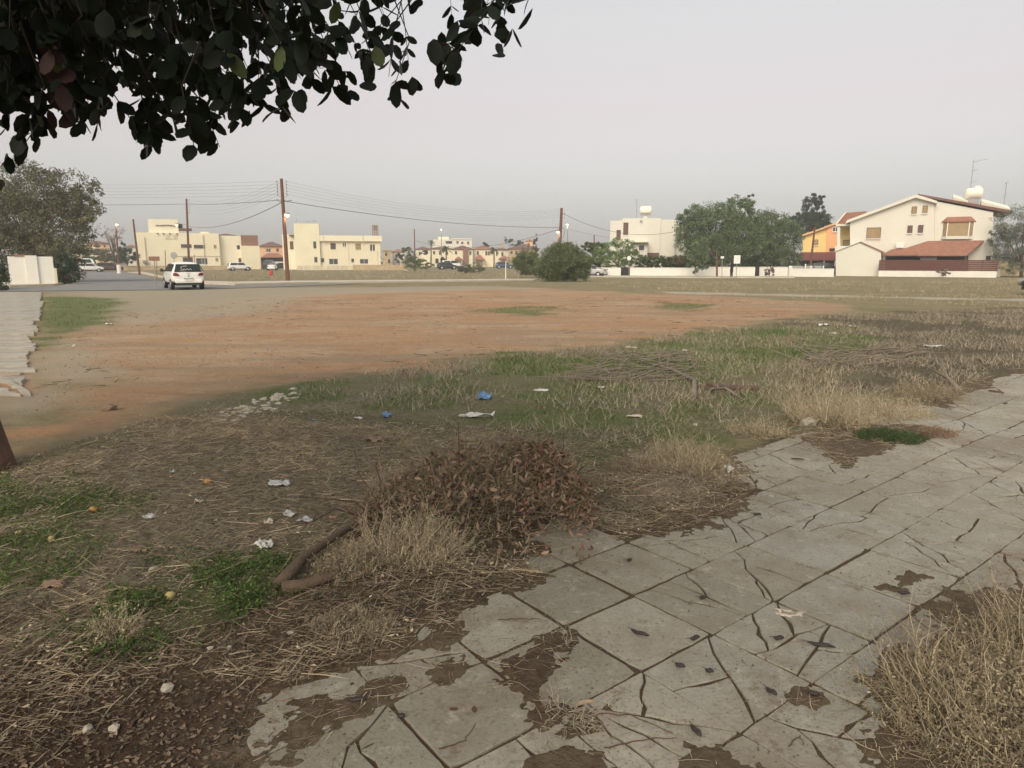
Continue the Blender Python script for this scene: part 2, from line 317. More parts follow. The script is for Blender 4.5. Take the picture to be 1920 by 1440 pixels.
gm = bpy.data.materials.new('field_soil'); gm.use_nodes = True; n = gm.node_tree.nodes; l = gm.node_tree.links.new; b = n['Principled BSDF']; b.inputs['Roughness'].default_value = .95; b.inputs['Specular IOR Level'].default_value = .1
geo = n.new('ShaderNodeNewGeometry')
def noise(sc, det=6, ro=.6, ysq=1):
    q = n.new('ShaderNodeTexNoise'); q.inputs['Scale'].default_value = sc; q.inputs['Detail'].default_value = det; q.inputs['Roughness'].default_value = ro
    l(geo.outputs['Position'], q.inputs['Vector']); return q.outputs['Fac']
def ramp(src, *stops):
    r = n.new('ShaderNodeValToRGB'); setramp(r.color_ramp.elements, stops); l(src, r.inputs[0]); return r.outputs[0]
def mixc(f, a, b_):
    m = n.new('ShaderNodeMix'); m.data_type = 'RGBA'
    for k, s_ in ((0, f), (6, a), (7, b_)):
        if isinstance(s_, (int, float)): m.inputs[k].default_value = s_
        elif isinstance(s_, tuple): m.inputs[k].default_value = (*s_, 1)
        else: l(s_, m.inputs[k])
    return m.outputs[2]
def attr(nm):
    a = n.new('ShaderNodeAttribute'); a.attribute_name = nm; s_ = n.new('ShaderNodeSeparateColor'); l(a.outputs['Color'], s_.inputs[0]); return s_.outputs
def mth(op, a, b_=0.0):
    m = n.new('ShaderNodeMath'); m.operation = op; m.use_clamp = True
    for k, s_ in ((0, a), (1, b_)):
        if isinstance(s_, (int, float)): m.inputs[k].default_value = s_
        else: l(s_, m.inputs[k])
    return m.outputs[0]
aA, aB, aC, aD = attr('A'), attr('B'), attr('C'), attr('D')
nbig, nmid, nfine, nvf = noise(.55, 8), noise(3.5, 8), noise(22, 6, .7), noise(90, 4, .7)
base = mixc(ramp(nmid, (.35, (0, 0, 0)), (.65, (1, 1, 1))), (.215, .175, .10), (.30, .25, .155))
base = mixc(mth('MULTIPLY', ramp(nbig, (.45, (0, 0, 0)), (.62, (1, 1, 1))), .6), base, (.17, .165, .08))
org = mixc(ramp(nmid, (.3, (0, 0, 0)), (.7, (1, 1, 1))), (.37, .225, .122), (.45, .30, .18))
org = mixc(mth('MULTIPLY', ramp(nbig, (.42, (0, 0, 0)), (.60, (1, 1, 1))), .75), org, (.47, .355, .24))
org = mixc(mth('MULTIPLY', ramp(noise(.22, 5), (.40, (1, 1, 1)), (.52, (0, 0, 0))), .5), org, (.43, .22, .105))
org = mixc(mth('MULTIPLY', ramp(nvf, (.58, (0, 0, 0)), (.70, (1, 1, 1))), .6), org, (.52, .42, .31))
mpn = n.new('ShaderNodeMapping'); mpn.inputs['Scale'].default_value = (.35, 1.6, 1); mpn.inputs['Rotation'].default_value = (0, 0, .12); l(geo.outputs['Position'], mpn.inputs[0])
nst = n.new('ShaderNodeTexNoise'); nst.inputs['Scale'].default_value = .55; nst.inputs['Detail'].default_value = 9; nst.inputs['Roughness'].default_value = .68; l(mpn.outputs[0], nst.inputs['Vector'])
org = mixc(mth('MULTIPLY', ramp(nst.outputs['Fac'], (.47, (0, 0, 0)), (.60, (1, 1, 1))), .75), org, (.30, .225, .15))
org = mixc(mth('MULTIPLY', ramp(nst.outputs['Fac'], (.36, (1, 1, 1)), (.46, (0, 0, 0))), .55), org, (.30, .17, .095))
org = mixc(mth('MULTIPLY', ramp(nfine, (.50, (0, 0, 0)), (.66, (1, 1, 1))), .6), org, (.24, .15, .09))
col = mixc(aA[0], base, org)
col = mixc(mth('MULTIPLY', aA[2], .8), col, mixc(nfine, (.30, .25, .18), (.43, .38, .29)))
col = mixc(aC[2], col, mixc(ramp(nfine, (.35, (0, 0, 0)), (.65, (1, 1, 1))), (.115, .108, .055), (.235, .205, .122)))
col = mixc(aC[0], col, mixc(ramp(nfine, (.35, (0, 0, 0)), (.65, (1, 1, 1))), (.07, .058, .037), (.165, .14, .092)))
col = mixc(aB[2], col, mixc(ramp(nfine, (.35, (0, 0, 0)), (.65, (1, 1, 1))), (.13, .108, .075), (.31, .262, .19)))
grf = mth('MULTIPLY', aA[1], ramp(nmid, (.3, (.35, .35, .35)), (.55, (1, 1, 1))))
col = mixc(grf, col, mixc(nfine, (.08, .11, .034), (.175, .195, .08)))
col = mixc(aB[1], col, mixc(ramp(nfine, (.35, (0, 0, 0)), (.7, (1, 1, 1))), (.046, .029, .020), (.115, .075, .051)))
col = mixc(mth('MULTIPLY', aD[0], .85), col, mixc(ramp(nfine, (.35, (0, 0, 0)), (.7, (1, 1, 1))), (.085, .058, .040), (.185, .135, .095)))
col = mixc(aB[0], col, mixc(nfine, (.36, .32, .25), (.48, .43, .34)))
col = mixc(mth('MULTIPLY', aC[1], .9), col, mixc(nfine, (.07, .047, .033), (.15, .10, .068)))
l(col, b.inputs['Base Color'])
bp = n.new('ShaderNodeBump'); bp.inputs['Strength'].default_value = .9; bp.inputs['Distance'].default_value = .05
l(mth('ADD', mth('MULTIPLY', nfine, .6), mth('MULTIPLY', nvf, .4)), bp.inputs['Height']); l(bp.outputs[0], b.inputs['Normal'])
ground = nmesh('ground', np.stack([fx, fy, hz], -1), Fq, gm, smooth=True, attrs={'A': A, 'B': B, 'C': C, 'D': D4}); tag(ground, kind='structure')
def ghp(px, py):                                           # ground point with the real sheet height
    p = gp(px, py); p.z = float(gheight(np.array([p.x]), np.array([p.y]))[0]); return p
def onground(x, y): return float(gheight(np.array([float(x)]), np.array([float(y)]))[0])

# ---------------------------------------------------------------- pavement of square slabs, many of them cracked
def slabmat(name, col):
    m = mat(name, col, .9, .10, 4, .25, 70); n = m.node_tree.nodes; l = m.node_tree.links.new; bs = n['Principled BSDF']
    src = bs.inputs['Base Color'].links[0].from_socket
    g = n.new('ShaderNodeNewGeometry')
    def nz(sc, lo, hi, det=6):
        q = n.new('ShaderNodeTexNoise'); q.inputs['Scale'].default_value = sc; q.inputs['Detail'].default_value = det; q.inputs['Roughness'].default_value = .7; l(g.outputs['Position'], q.inputs['Vector'])
        r = n.new('ShaderNodeValToRGB'); r.color_ramp.elements[0].position = lo; r.color_ramp.elements[1].position = hi; l(q.outputs['Fac'], r.inputs[0]); return r.outputs[0]
    def mx(f, a, c, k):
        mm = n.new('ShaderNodeMix'); mm.data_type = 'RGBA'; q = n.new('ShaderNodeMath'); q.operation = 'MULTIPLY'; l(f, q.inputs[0]); q.inputs[1].default_value = k; l(q.outputs[0], mm.inputs[0]); l(a, mm.inputs[6]); mm.inputs[7].default_value = (*c, 1); return mm.outputs[2]
    c_ = mx(nz(1.6, .46, .64), src, (.20, .155, .105), .6)       # dust and soil film
    c_ = mx(nz(60, .52, .66), c_, (.14, .115, .085), .6)         # fine dark grain
    c_ = mx(nz(11, .56, .70), c_, (.50, .46, .37), .5)           # lime bloom
    c_ = mx(nz(6, .58, .68), c_, (.15, .10, .068), .7)           # earth smears
    l(c_, bs.inputs['Base Color']); return m
SM = [slabmat('slab_a', (.295, .272, .215)), slabmat('slab_b', (.325, .30, .24)), slabmat('slab_c', (.255, .235, .185)), slabmat('slab_d', (.315, .298, .25))]
pave = empty('pavement'); tag(pave, kind='structure')
pr = random.Random(11)
def split(poly, p, d, wob=0.0):
    A_, B_ = [], []; n_ = len(poly); s = [(q[0] - p[0]) * -d[1] + (q[1] - p[1]) * d[0] for q in poly]
    for i in range(n_):
        j = (i + 1) % n_
        if s[i] >= 0: A_.append(poly[i])
        if s[i] <= 0: B_.append(poly[i])
        if s[i] * s[j] < 0:
            t = s[i] / (s[i] - s[j]); q = (poly[i][0] + (poly[j][0] - poly[i][0]) * t, poly[i][1] + (poly[j][1] - poly[i][1]) * t); A_.append(q); B_.append(q)
    cut = [q for q in A_ if any(abs(q[0] - w_[0]) + abs(q[1] - w_[1]) < 1e-9 for w_ in B_)]
    if wob and len(cut) == 2:                                  # the crack wanders: shared bent points on both sides
        (xa, ya), (xb, yb) = cut; L_ = math.hypot(xb - xa, yb - ya); mids = []
        for t_ in (.2, .4, .6, .8): o_ = pr.uniform(-wob, wob) * L_; mids.append((xa + (xb - xa) * t_ - (yb - ya) / max(L_, 1e-6) * o_, ya + (yb - ya) * t_ + (xb - xa) / max(L_, 1e-6) * o_))
        for Q in (A_, B_):
            i, j = Q.index(cut[0]), Q.index(cut[1])
            if j == (i + 1) % len(Q): Q[i + 1:i + 1] = mids
            elif i == (j + 1) % len(Q): Q[j + 1:j + 1] = mids[::-1]
    return A_, B_
def area(P): return .5 * abs(sum(P[i][0] * P[(i + 1) % len(P)][1] - P[(i + 1) % len(P)][0] * P[i][1] for i in range(len(P))))
def inset(P, g):
    """outline with every edge moved inwards by about g (mitred corners)"""
    V = [Vector(p) for p in P]; V = [v for i, v in enumerate(V) if (v - V[i - 1]).length > 1e-4]; n_ = len(V)
    if n_ < 3: return None
    N_ = []
    for i in range(n_): d = (V[(i + 1) % n_] - V[i]).normalized(); N_.append(Vector((-d.y, d.x)))
    out = []
    for i in range(n_):
        s_ = N_[i - 1] + N_[i]; k = s_ / max(.35, 1 + N_[i - 1].dot(N_[i])); out.append(tuple(V[i] + k * g))
    return out
def slab(P, name, thick=.045, ztop=0.0, rough=.0035, parent=pave, gap=.003, mats=SM, seg=.07, tilt=.004):
    if area(P) < .0015: return None
    P = inset(P, gap)
    if P is None or area(P) < .001: return None
    cx = sum(p[0] for p in P) / len(P); cy = sum(p[1] for p in P) / len(P); ring = []
    for i in range(len(P)):
        a, c = Vector(P[i]), Vector(P[(i + 1) % len(P)]); L_ = (c - a).length; k = max(1, int(L_ / seg))
        if L_ < .004: continue
        for q in range(k):
            p = a.lerp(c, q / k)
            if q == 0: p = p + (Vector((cx, cy)) - p).normalized() * min(pr.uniform(.0, .012), L_ * .2)
            ring.append(p + Vector((pr.uniform(-rough, rough), pr.uniform(-rough, rough))))
    if len(ring) < 3: return None
    m = len(ring); tx, ty = pr.uniform(-tilt, tilt), pr.uniform(-tilt, tilt)
    zt = lambda p: ztop + tx * (p.x - cx) + ty * (p.y - cy)
    cc = Vector((cx, cy)); V = [(p.x, p.y, ztop - thick) for p in ring] + [(p.x, p.y, zt(p) - .004) for p in ring]
    V += [((p + (cc - p).normalized() * .0035).x, (p + (cc - p).normalized() * .0035).y, zt(p)) for p in ring]
    Fc = [[i, (i + 1) % m, m + (i + 1) % m, m + i] for i in range(m)] + [[m + i, m + (i + 1) % m, 2 * m + (i + 1) % m, 2 * m + i] for i in range(m)] + [list(range(2 * m, 3 * m))]
    return nmesh(name, [(a - cx, b_ - cy, c) for a, b_, c in V], Fc, pr.choice(mats), parent).__setattr__('location', (cx, cy, 0))
for u in range(-9, 20):
    for v in range(-3, 8):
        if v < V_OUT - .2 and v + 1 < V_OUT: continue
        v0 = max(v, V_OUT); q = uv2g(np.array([u, u + 1, u + 1, u]), np.array([v0, v0, v + 1, v + 1]))
        X_, Y_ = topx(np.c_[q, np.zeros(4)])
        if np.isnan(X_).any() or X_.max() < -100 or X_.min() > 2350 or Y_.min() > 1750: continue
        P = [tuple(p) for p in q]; P = P if True else P
        cxy = q.mean(0); cvr = cover(cxy[None, 0] + np.array([0, .15, -.15, 0, 0]), cxy[None, 1] + np.array([0, 0, 0, .15, -.15])).min()
        if cvr > .97: continue
        # orientation counter-clockwise
        if sum(P[i][0] * P[(i + 1) % 4][1] - P[(i + 1) % 4][0] * P[i][1] for i in range(4)) < 0: P = P[::-1]
        whole = {(-2, 0), (-1, 0), (0, -1), (2, 1), (1, 1), (-3, 0), (-1, -1), (2, 0)}
        brk = 0 if (u, v) in whole else pr.choice([0, 1, 2, 3, 4, 5])
        frs = [P]; lip = pr.uniform(-.003, .003)
        for _ in range(brk):
            frs.sort(key=area); big = frs.pop(); cxx = sum(p[0] for p in big) / len(big); cyy = sum(p[1] for p in big) / len(big); a = pr.uniform(0, math.pi)
            A_, B_ = split(big, (cxx + pr.uniform(-.09, .09), cyy + pr.uniform(-.09, .09)), (math.cos(a), math.sin(a)), .04)
            frs += [w_ for w_ in (A_, B_) if len(w_) > 2 and area(w_) > .004]
        mm = pr.choice(SM)
        for Pf in frs:
            slab(Pf, 'paving_slab' if len(frs) == 1 else 'slab_fragment', ztop=lip + pr.uniform(-.0015, .0015), gap=.0105 if len(frs) == 1 else .0027, rough=.003 if len(frs) == 1 else .0018, seg=.06, mats=[mm])

# ---------------------------------------------------------------- old concrete pavement on the left
lpave = empty('left_pavement'); tag(lpave, kind='structure')
rows = [(549, 84), (560, 83), (577, 80), (602, 77), (624, 72), (641, 72), (660, 71), (695, 70), (710, 66), (749, 64)]
for (ya, xa), (yb, xb) in zip(rows[:-1], rows[1:]):
    for x0, x1 in ((-220, -60), (-60, None)):
        q = [gp(x0, yb), gp(x0, ya), gp(xa + pr.uniform(-4, 4) if x1 is None else x1, ya), gp(xb + pr.uniform(-6, 3) if x1 is None else x1, yb)]
        P = [(p.x, p.y) for p in q][::-1]
        if sum(P[i][0] * P[(i + 1) % 4][1] - P[(i + 1) % 4][0] * P[i][1] for i in range(4)) < 0: P = P[::-1]
        fr = [P]
        if pr.random() < .8:
            cxx = sum(p[0] for p in P) / 4; cyy = sum(p[1] for p in P) / 4; a = pr.uniform(-.9, .9); fr = [w_ for w_ in split(P, (cxx, cyy), (math.cos(a), math.sin(a))) if len(w_) > 2]
        for Pf in fr: slab(Pf, 'concrete_slab', thick=.12, ztop=.055 + pr.uniform(-.006, .006), rough=.035, parent=lpave, gap=pr.choice([.02, .05, .12, .17]), mats=[M_concl], seg=.18, tilt=.002)

# ---------------------------------------------------------------- road, far footpaths
def sheet(name, pts, dz, m, sub=2.5):
    P = gpoly(pts); bm = bmesh.new(); vs = [bm.verts.new((x, y, 0)) for x, y in P]; bm.faces.new(vs); bmesh.ops.triangulate(bm, faces=bm.faces)
    for _ in range(6):
        es = [e for e in bm.edges if e.calc_length() > sub]
        if not es: break
        bmesh.ops.subdivide_edges(bm, edges=es, cuts=1); bmesh.ops.triangulate(bm, faces=bm.faces)
    for v in bm.verts: v.co.z = float(gz(v.co.y)) + dz
    bmesh.ops.recalc_face_normals(bm, faces=bm.faces)
    if bm.faces[:][0].normal.z < 0: bmesh.ops.reverse_faces(bm, faces=bm.faces)
    me = bpy.data.meshes.new(name); bm.to_mesh(me); bm.free(); me.materials.append(m); o = link(bpy.data.objects.new(name, me)); tag(o, kind='structure'); return o
sheet('road', [(-500, 552), (-500, 543), (20, 541), (105, 538), (148, 531), (150, 521), (140, 513.5), (60, 511.5), (60, 509.5), (222, 510), (262, 515), (292, 523), (325, 533), (430, 536.5), (600, 533.2), (690, 532.6), (560, 537), (430, 541.5), (330, 544), (120, 546)], .028, M_asph)
def footpath(name, pts, dz=.12, m=M_conc):
    P = gpoly(pts); q = MB(); zs = [float(gz(y)) for x, y in P]; k = len(P)
    V = [(x, y, z - .1) for (x, y), z in zip(P, zs)] + [(x, y, z + dz) for (x, y), z in zip(P, zs)]
    q.add(V, [list(range(k, 2 * k))] + [[i, (i + 1) % k, k + (i + 1) % k, k + i] for i in range(k)]); return tag(q.build(name, m), kind='structure')
footpath('far_footpath', [(330, 531.5), (440, 535.2), (600, 531.5), (800, 529.2), (1000, 526.6), (1012, 524.5), (800, 526.6), (560, 528.6), (440, 531), (380, 529), (330, 527)])
footpath('corner_footpath', [(240, 511.5), (262, 513), (300, 521), (326, 528), (345, 529), (300, 518), (270, 511)])
footpath('wall_footpath', [(-100, 541), (20, 538.5), (100, 536), (140, 529.5), (146, 524), (100, 531), (-100, 534)])
footpath('villa_footpath', [(1095, 519.5), (1300, 521.5), (1490, 521.5), (1490, 519.5), (1300, 519.3), (1095, 516.5)])
# ---------------------------------------------------------------- buildings
class Bld:
    """a building whose facades stand in planes Y = const; pixel rectangles give widths and heights at that distance"""
    def __init__(s, name, label, cat, Y, px, group=None):
        s.Y = Y; p = at(px, 500, Y); s.g = float(gz(Y)); s.O = np.array([p.x, Y]); s.px = px; az = math.atan2(p.x, Y); s.n = np.array([math.sin(az), math.cos(az)]); s.t = np.array([math.cos(az), -math.sin(az)])
        s.root = empty(name, (p.x, Y, s.g), -az, label, cat, group)          # facade square to the line of sight
    def hit(s, px, py, dy): r = ray(px, py); k = (s.O @ s.n + dy) / (r[:2] @ s.n); return k * r
    def X(s, px, py=470, dy=0): return float((s.hit(px, py, dy)[:2] - s.O) @ s.t)
    def Zz(s, py, dy=0): return float(CH + s.hit(s.px, py, dy)[2] - s.g)
    def wall(s, px0, px1, pyt, pyb, depth, m, holes=(), dy=0, name='wall', parent=None, pane=None, frame=None, sill=True):
        """block with window openings; holes = (px0, px1, py0, py1[, kind])"""
        x0, x1 = s.X(px0, 470, dy), s.X(px1, 470, dy); z1 = s.Zz(pyt, dy); z0 = -.6 if pyb is None else s.Zz(pyb, dy)
        H = []
        for h in holes:
            H.append((s.X(h[0], 470, dy), s.X(h[1], 470, dy), s.Zz(h[3], dy), s.Zz(h[2], dy), h[4] if len(h) > 4 else 'glass'))
        xs = sorted({x0, x1, *[h[0] for h in H], *[h[1] for h in H]}); zs = sorted({z0, z1, *[h[2] for h in H], *[h[3] for h in H]})
        q = MB(); R = .18
        for i in range(len(xs) - 1):
            for j in range(len(zs) - 1):
                mx_, mz = (xs[i] + xs[i + 1]) / 2, (zs[j] + zs[j + 1]) / 2
                if any(h[0] < mx_ < h[1] and h[2] < mz < h[3] for h in H): continue
                q.add([(xs[i], dy, zs[j]), (xs[i + 1], dy, zs[j]), (xs[i + 1], dy, zs[j + 1]), (xs[i], dy, zs[j + 1])], [(0, 1, 2, 3)])
        for a, b_, c, d, k in H:
            q.add([(a, dy, c), (b_, dy, c), (b_, dy, d), (a, dy, d), (a, dy + R, c), (b_, dy + R, c), (b_, dy + R, d), (a, dy + R, d)], [(0, 4, 5, 1), (1, 5, 6, 2), (2, 6, 7, 3), (3, 7, 4, 0)])
        q.add([(x0, dy, z0), (x1, dy, z0), (x1, dy + depth, z0), (x0, dy + depth, z0), (x0, dy, z1), (x1, dy, z1), (x1, dy + depth, z1), (x0, dy + depth, z1)], [(4, 5, 6, 7), (1, 2, 6, 5), (2, 3, 7, 6), (3, 0, 4, 7)])
        o = q.build(name, m, parent or s.root, fix=False)
        for a, b_, c, d, k in H: s.window(a, b_, c, d, dy, k)
        return o
    def window(s, a, b_, c, d, dy, k):
        fm = {'glass': M_frame, 'white': M_wframe, 'tan': M_frame, 'brown': M_frame, 'dark': M_frame, 'double': M_wframe}[k]
        pm = {'glass': M_glass, 'white': M_glass, 'tan': M_shut, 'brown': M_shutb, 'dark': M_dark, 'double': M_glass}[k]
        t = .06; q = MB(); q.box(a, b_, dy + .06, dy + .13, c, c + t).box(a, b_, dy + .06, dy + .13, d - t, d).box(a, a + t, dy + .06, dy + .13, c + t, d - t).box(b_ - t, b_, dy + .06, dy + .13, c + t, d - t)
        mid = (a + b_) / 2
        if k in ('glass', 'white', 'double') and b_ - a > .8: q.box(mid - .03, mid + .03, dy + .06, dy + .13, c + t, d - t)
        wn = q.build('window', fm, s.root)
        p = MB()
        if k in ('tan', 'brown'):
            nz_ = max(3, int((d - c) / .16)); hh = (d - c) / nz_
            for i in range(nz_): p.box(a + t * .5, b_ - t * .5, dy + .09, dy + .12, c + i * hh + .012, c + (i + 1) * hh)
        p.box(a, b_, dy + .125, dy + .15, c, d); p.build('shutter' if k in ('tan', 'brown') else 'pane', pm, wn)
        if k != 'dark': MB().box(a - .06, b_ + .06, dy - .07, dy - .003, c - .08, c).build('sill', M_wframe, wn)
    def box(s, name, px0, px1, pyt, pyb, y0, y1, m, parent=None):
        return MB().box(s.X(px0, 470, y0), s.X(px1, 470, y0), y0, y1, s.Zz(pyb, y0) if pyb is not None else -.6, s.Zz(pyt, y0)).build(name, m, parent or s.root)
    def hip(s, name, px0, px1, pyt, pyb, y0, y1, m, over=.35, parent=None):
        x0, x1, zb, zt = s.X(px0, 470, y0) - over, s.X(px1, 470, y0) + over, s.Zz(pyb, y0), s.Zz(pyt, y0); y0 -= over; y1 += over
        r = min((x1 - x0), (y1 - y0)) / 2 * .9; ym = (y0 + y1) / 2; q = MB()
        q.add([(x0, y0, zb), (x1, y0, zb), (x1, y1, zb), (x0, y1, zb), (x0 + r, ym, zt), (x1 - r, ym, zt), (x0, y0, zb - .15), (x1, y0, zb - .15), (x1, y1, zb - .15), (x0, y1, zb - .15)],
              [(0, 1, 5, 4), (1, 2, 5), (2, 3, 4, 5), (3, 0, 4), (6, 7, 1, 0), (7, 8, 2, 1), (8, 9, 3, 2), (9, 6, 0, 3), (6, 9, 8, 7)]); return q.build(name, m, parent or s.root)
    def P(s, px, py, dy): return (s.X(px, py, dy), s.Zz(py, dy))
# --- long cream apartment block, left
b1 = Bld('apartment_block', 'long cream apartment block behind the white hatchback, with narrow strip windows', 'building', 150, 350)
b1.wall(255, 412, 437, None, 12, M_cream, [(340, 360, 458, 465), (364, 385, 459, 466), (401.5, 406.5, 459, 465.5, 'tan'), (403, 408, 484, 490, 'tan'), (341, 361, 482, 496, 'white'), (366, 388, 484, 496, 'white')])
b1.wall(412, 453, 441, None, 11, M_cream2, [(444.5, 450.5, 459, 467), (446, 451.5, 484, 492)], dy=1.2)
b1.wall(453, 487, 460, None, 12, M_cream, [], dy=-.4)
b1.box('roof_room', 282, 338, 412, 438, 1.0, 7, M_cream2); b1.box('roof_pergola', 336, 347, 417.5, 419.5, 1.5, 6, M_white); b1.box('roof_beam', 338, 363, 428, 431.5, 1.2, 6, M_frame)
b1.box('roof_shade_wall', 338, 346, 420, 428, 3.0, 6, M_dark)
b1.box('roof_billboard', 453.5, 485, 439.5, 460, .2, .6, M_rust); b1.hip('roof', 408, 446, 436, 440.5, 1.4, 9, M_tile2, .1)
b1.box('parapet', 378, 394, 434, 438, .5, 3, M_cream2); b1.box('string_course', 330, 412, 479.5, 480.4, -.12, -.004, M_stain)
for x in (272, 382): b1.box('drain_pipe', x, x + 1.2, 445 if x < 300 else 440, None, -.2, -.05, M_stain)
q = MB(); xs = np.linspace(292, 336, 26)
for i in range(25):
    z = 423.5 + 1.4 * math.sin(i * 1.7) * (1 if i % 3 else .2); p0 = b1.P(xs[i], z, .9); p1 = b1.P(xs[i + 1], 423.5 + 1.4 * math.sin((i + 1) * 1.7) * (1 if (i + 1) % 3 else .2), .9); q.tube([(p0[0], .93, p0[1]), (p1[0], .93, p1[1])], .09, 5)
tag(q.build('cursive_lettering', M_frame, b1.root), 'dark cursive lettering across the roof room')
for x in (297, 308, 320, 333): b1.box('wall_lamp', x, x + 2, 437.5, 439.5, -.3, -.003, M_dark)
b1.box('air_conditioner', 266, 274, 488, 493, -.6, -.004, M_metal); b1.box('wall_board', 311, 334, 440, 448.5, -.1, -.004, M_stain)
w1 = Bld('boundary_wall', 'low tan block wall in front of the long cream apartment block', 'wall', 142, 335); w1.wall(228, 446, 499, None, .3, M_tanwall)
w1.box('coping', 228, 446, 498.2, 499, -.05, .35, M_stain)
# --- cream block with tower
b2 = Bld('tower_block', 'cream two-storey block with a plain square stair tower at its left end', 'building', 150, 630)
b2.wall(553, 600, 420, None, 9, M_cream, [(588, 593.5, 453, 466), (588.5, 594.5, 482, 492)], dy=-.6, name='stair_tower')
b2.wall(600, 713, 452, None, 11, M_cream, [(620, 630, 456, 467.5), (643, 645.3, 455.5, 462.5), (646.7, 649, 455.5, 462.5), (667, 677, 456.5, 468, 'tan'), (694, 697.8, 458, 470), (699, 703, 458, 470), (601.5, 607, 484, 492), (616, 633, 485, 496, 'white'), (658, 663, 485, 492), (674, 690, 485.5, 495, 'white')])
b2.box('roof_parapet', 600, 717, 441.5, 452, -.5, 11.2, M_cream2); b2.wall(530, 553, 440, None, 8, M_cream2, [(544, 551, 453, 468, 'brown')], dy=.8)
b2.box('stair_ledge', 543, 554, 440.5, 442, -.3, .79, M_frame); b2.box('parapet_line', 600, 717, 451.4, 452.4, -.56, -.502, M_stain)
for x in (607, 681): b2.box('drain_pipe', x, x + 1, 441.5, 456, -.62, -.57, M_stain)
b2.box('drain_pipe', 653, 653.9, 454, None, -.1, -.003, M_stain); b2.box('drain_pipe', 707, 708, 470, None, -.1, -.003, M_stain)
q = MB(); x0, z1 = b2.P(698, 421, 2); x1, z0 = b2.P(709, 442, 2)
for i in range(4): q.box(x0 + (x1 - x0) * i / 3 - .06, x0 + (x1 - x0) * i / 3 + .06, 2, 2.12, z0, z1)
for i in range(5): q.box(x0, x1, 2.14, 2.22, z0 + (z1 - z0) * (i + .7) / 5.2, z0 + (z1 - z0) * (i + .7) / 5.2 + .14)
q.build('roof_sign_frame', M_rust, b2.root); q = MB(); q.box(x0 + .2, x1 - .15, 2.24, 2.27, z0 + (z1 - z0) * .5, z1 - .1); q.build('roof_sign_panel', M_stain, b2.root)
q = MB(); a = b2.P(556, 419, 1); c = b2.P(572, 419, 1)
q.tube([(a[0], 1, a[1]), (a[0], 1, a[1] + .9)], .05, 6); q.tube([(c[0], 1, c[1]), (c[0] + 2.3, 1, c[1] + .7), (c[0] + 2.3, 1, c[1])], .04, 5); q.tube([(c[0], 1, c[1] + .35), (c[0] + 2.3, 1, c[1] + .35)], .04, 5); q.build('roof_rail', M_metal, b2.root)
w2 = Bld('boundary_wall', 'low stained white wall at the foot of the cream tower block', 'wall', 141, 600); w2.wall(556, 660, 498, None, .3, M_stain)
w3 = Bld('boundary_wall', 'low tan wall running right from the stained white wall', 'wall', 140, 700); w3.wall(660.5, 760, 496.5, None, .3, M_tanwall)
# --- orange house between
b3 = Bld('tiled_house', 'peach house with dark hipped roof between the two cream blocks', 'building', 185, 510)
b3.wall(487, 532, 461, None, 10, M_peach, [(499, 508, 466, 473, 'white'), (518, 523, 466, 472, 'brown')]); b3.hip('roof', 487, 532, 452.5, 461.5, 0, 10, M_tile2); b3.hip('porch_roof', 490, 532, 474.5, 482, -3.5, -.2, M_tile, .1)
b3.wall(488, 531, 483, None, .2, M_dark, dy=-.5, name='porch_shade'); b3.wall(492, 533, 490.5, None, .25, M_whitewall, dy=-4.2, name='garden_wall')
# --- houses in the middle distance
def villa(label, Y, px0, px1, pyt, pyr, wm, rm, wins, depth=9, porch=None, chim=None, name='villa'):
    b_ = Bld(name, label, 'house', Y, (px0 + px1) / 2, 'distant houses'); b_.wall(px0, px1, pyt, None, depth, wm, wins)
    if rm: b_.hip('roof', px0, px1, pyr, pyt, 0, depth, rm)
    else: b_.box('parapet', px0 - .5, px1 + .5, pyr, pyt, -.3, depth + .3, wm)
    if porch: b_.hip('porch_roof', porch[0], porch[1], porch[2], porch[3], -2.5, -.1, M_tile, .1); b_.box('porch_column', porch[0] + .5, porch[0] + 1.5, porch[3], None, -2.3, -2.1, wm); b_.box('porch_column', porch[1] - 1.5, porch[1] - .5, porch[3], None, -2.3, -2.1, wm)
    if chim: b_.box('chimney', chim[0], chim[1], chim[2], chim[3], 2, 3, wm)
    return b_
villa('tan flat house tucked right beside the cream tower block', 200, 717, 734, 470, 468, M_tanwall, None, [(722, 726, 474, 480, 'dark'), (727, 731, 486, 494, 'dark')])
villa('white house with small red roof right of the tan flat house', 205, 736, 758, 472, 467, M_white, M_tile, [(741, 745, 477, 484), (750, 754, 477, 484)])
villa('low cream house partly hidden by the left shrub', 215, 780, 806, 467, 462, M_cream2, M_tile2, [(785, 789, 472, 478), (797, 801, 472, 478)])
villa('cream house behind the small palm trees', 210, 807, 847, 466, 462, M_cream, M_tile2, [(812, 816, 471, 477), (823, 827, 471, 478), (836, 840, 472, 478), (816, 822, 485, 494, 'dark')])
v4 = villa('cream house with brown hip roof and dark red chimney panel', 205, 848, 886, 467, 460, M_cream, M_tile2, [(853, 857, 471, 477), (880, 884, 471, 478)], porch=(853, 866, 481, 486))
v4.box('brick_panel', 868, 878, 466, 494, -.5, -.01, M_rust)
villa('cream house under the bright terracotta roof', 208, 887, 925, 467, 460, M_cream, M_tile, [(894, 898, 471, 478), (910, 914, 471, 479), (915, 918, 471, 479)], porch=(890, 908, 478, 486))
villa('cream house left of the brown roofed villa by the big shrubs', 206, 926, 953, 468, 464, M_cream2, M_tile2, [(930, 933, 473, 480), (940, 944, 473, 480)], porch=(935, 950, 481, 485))
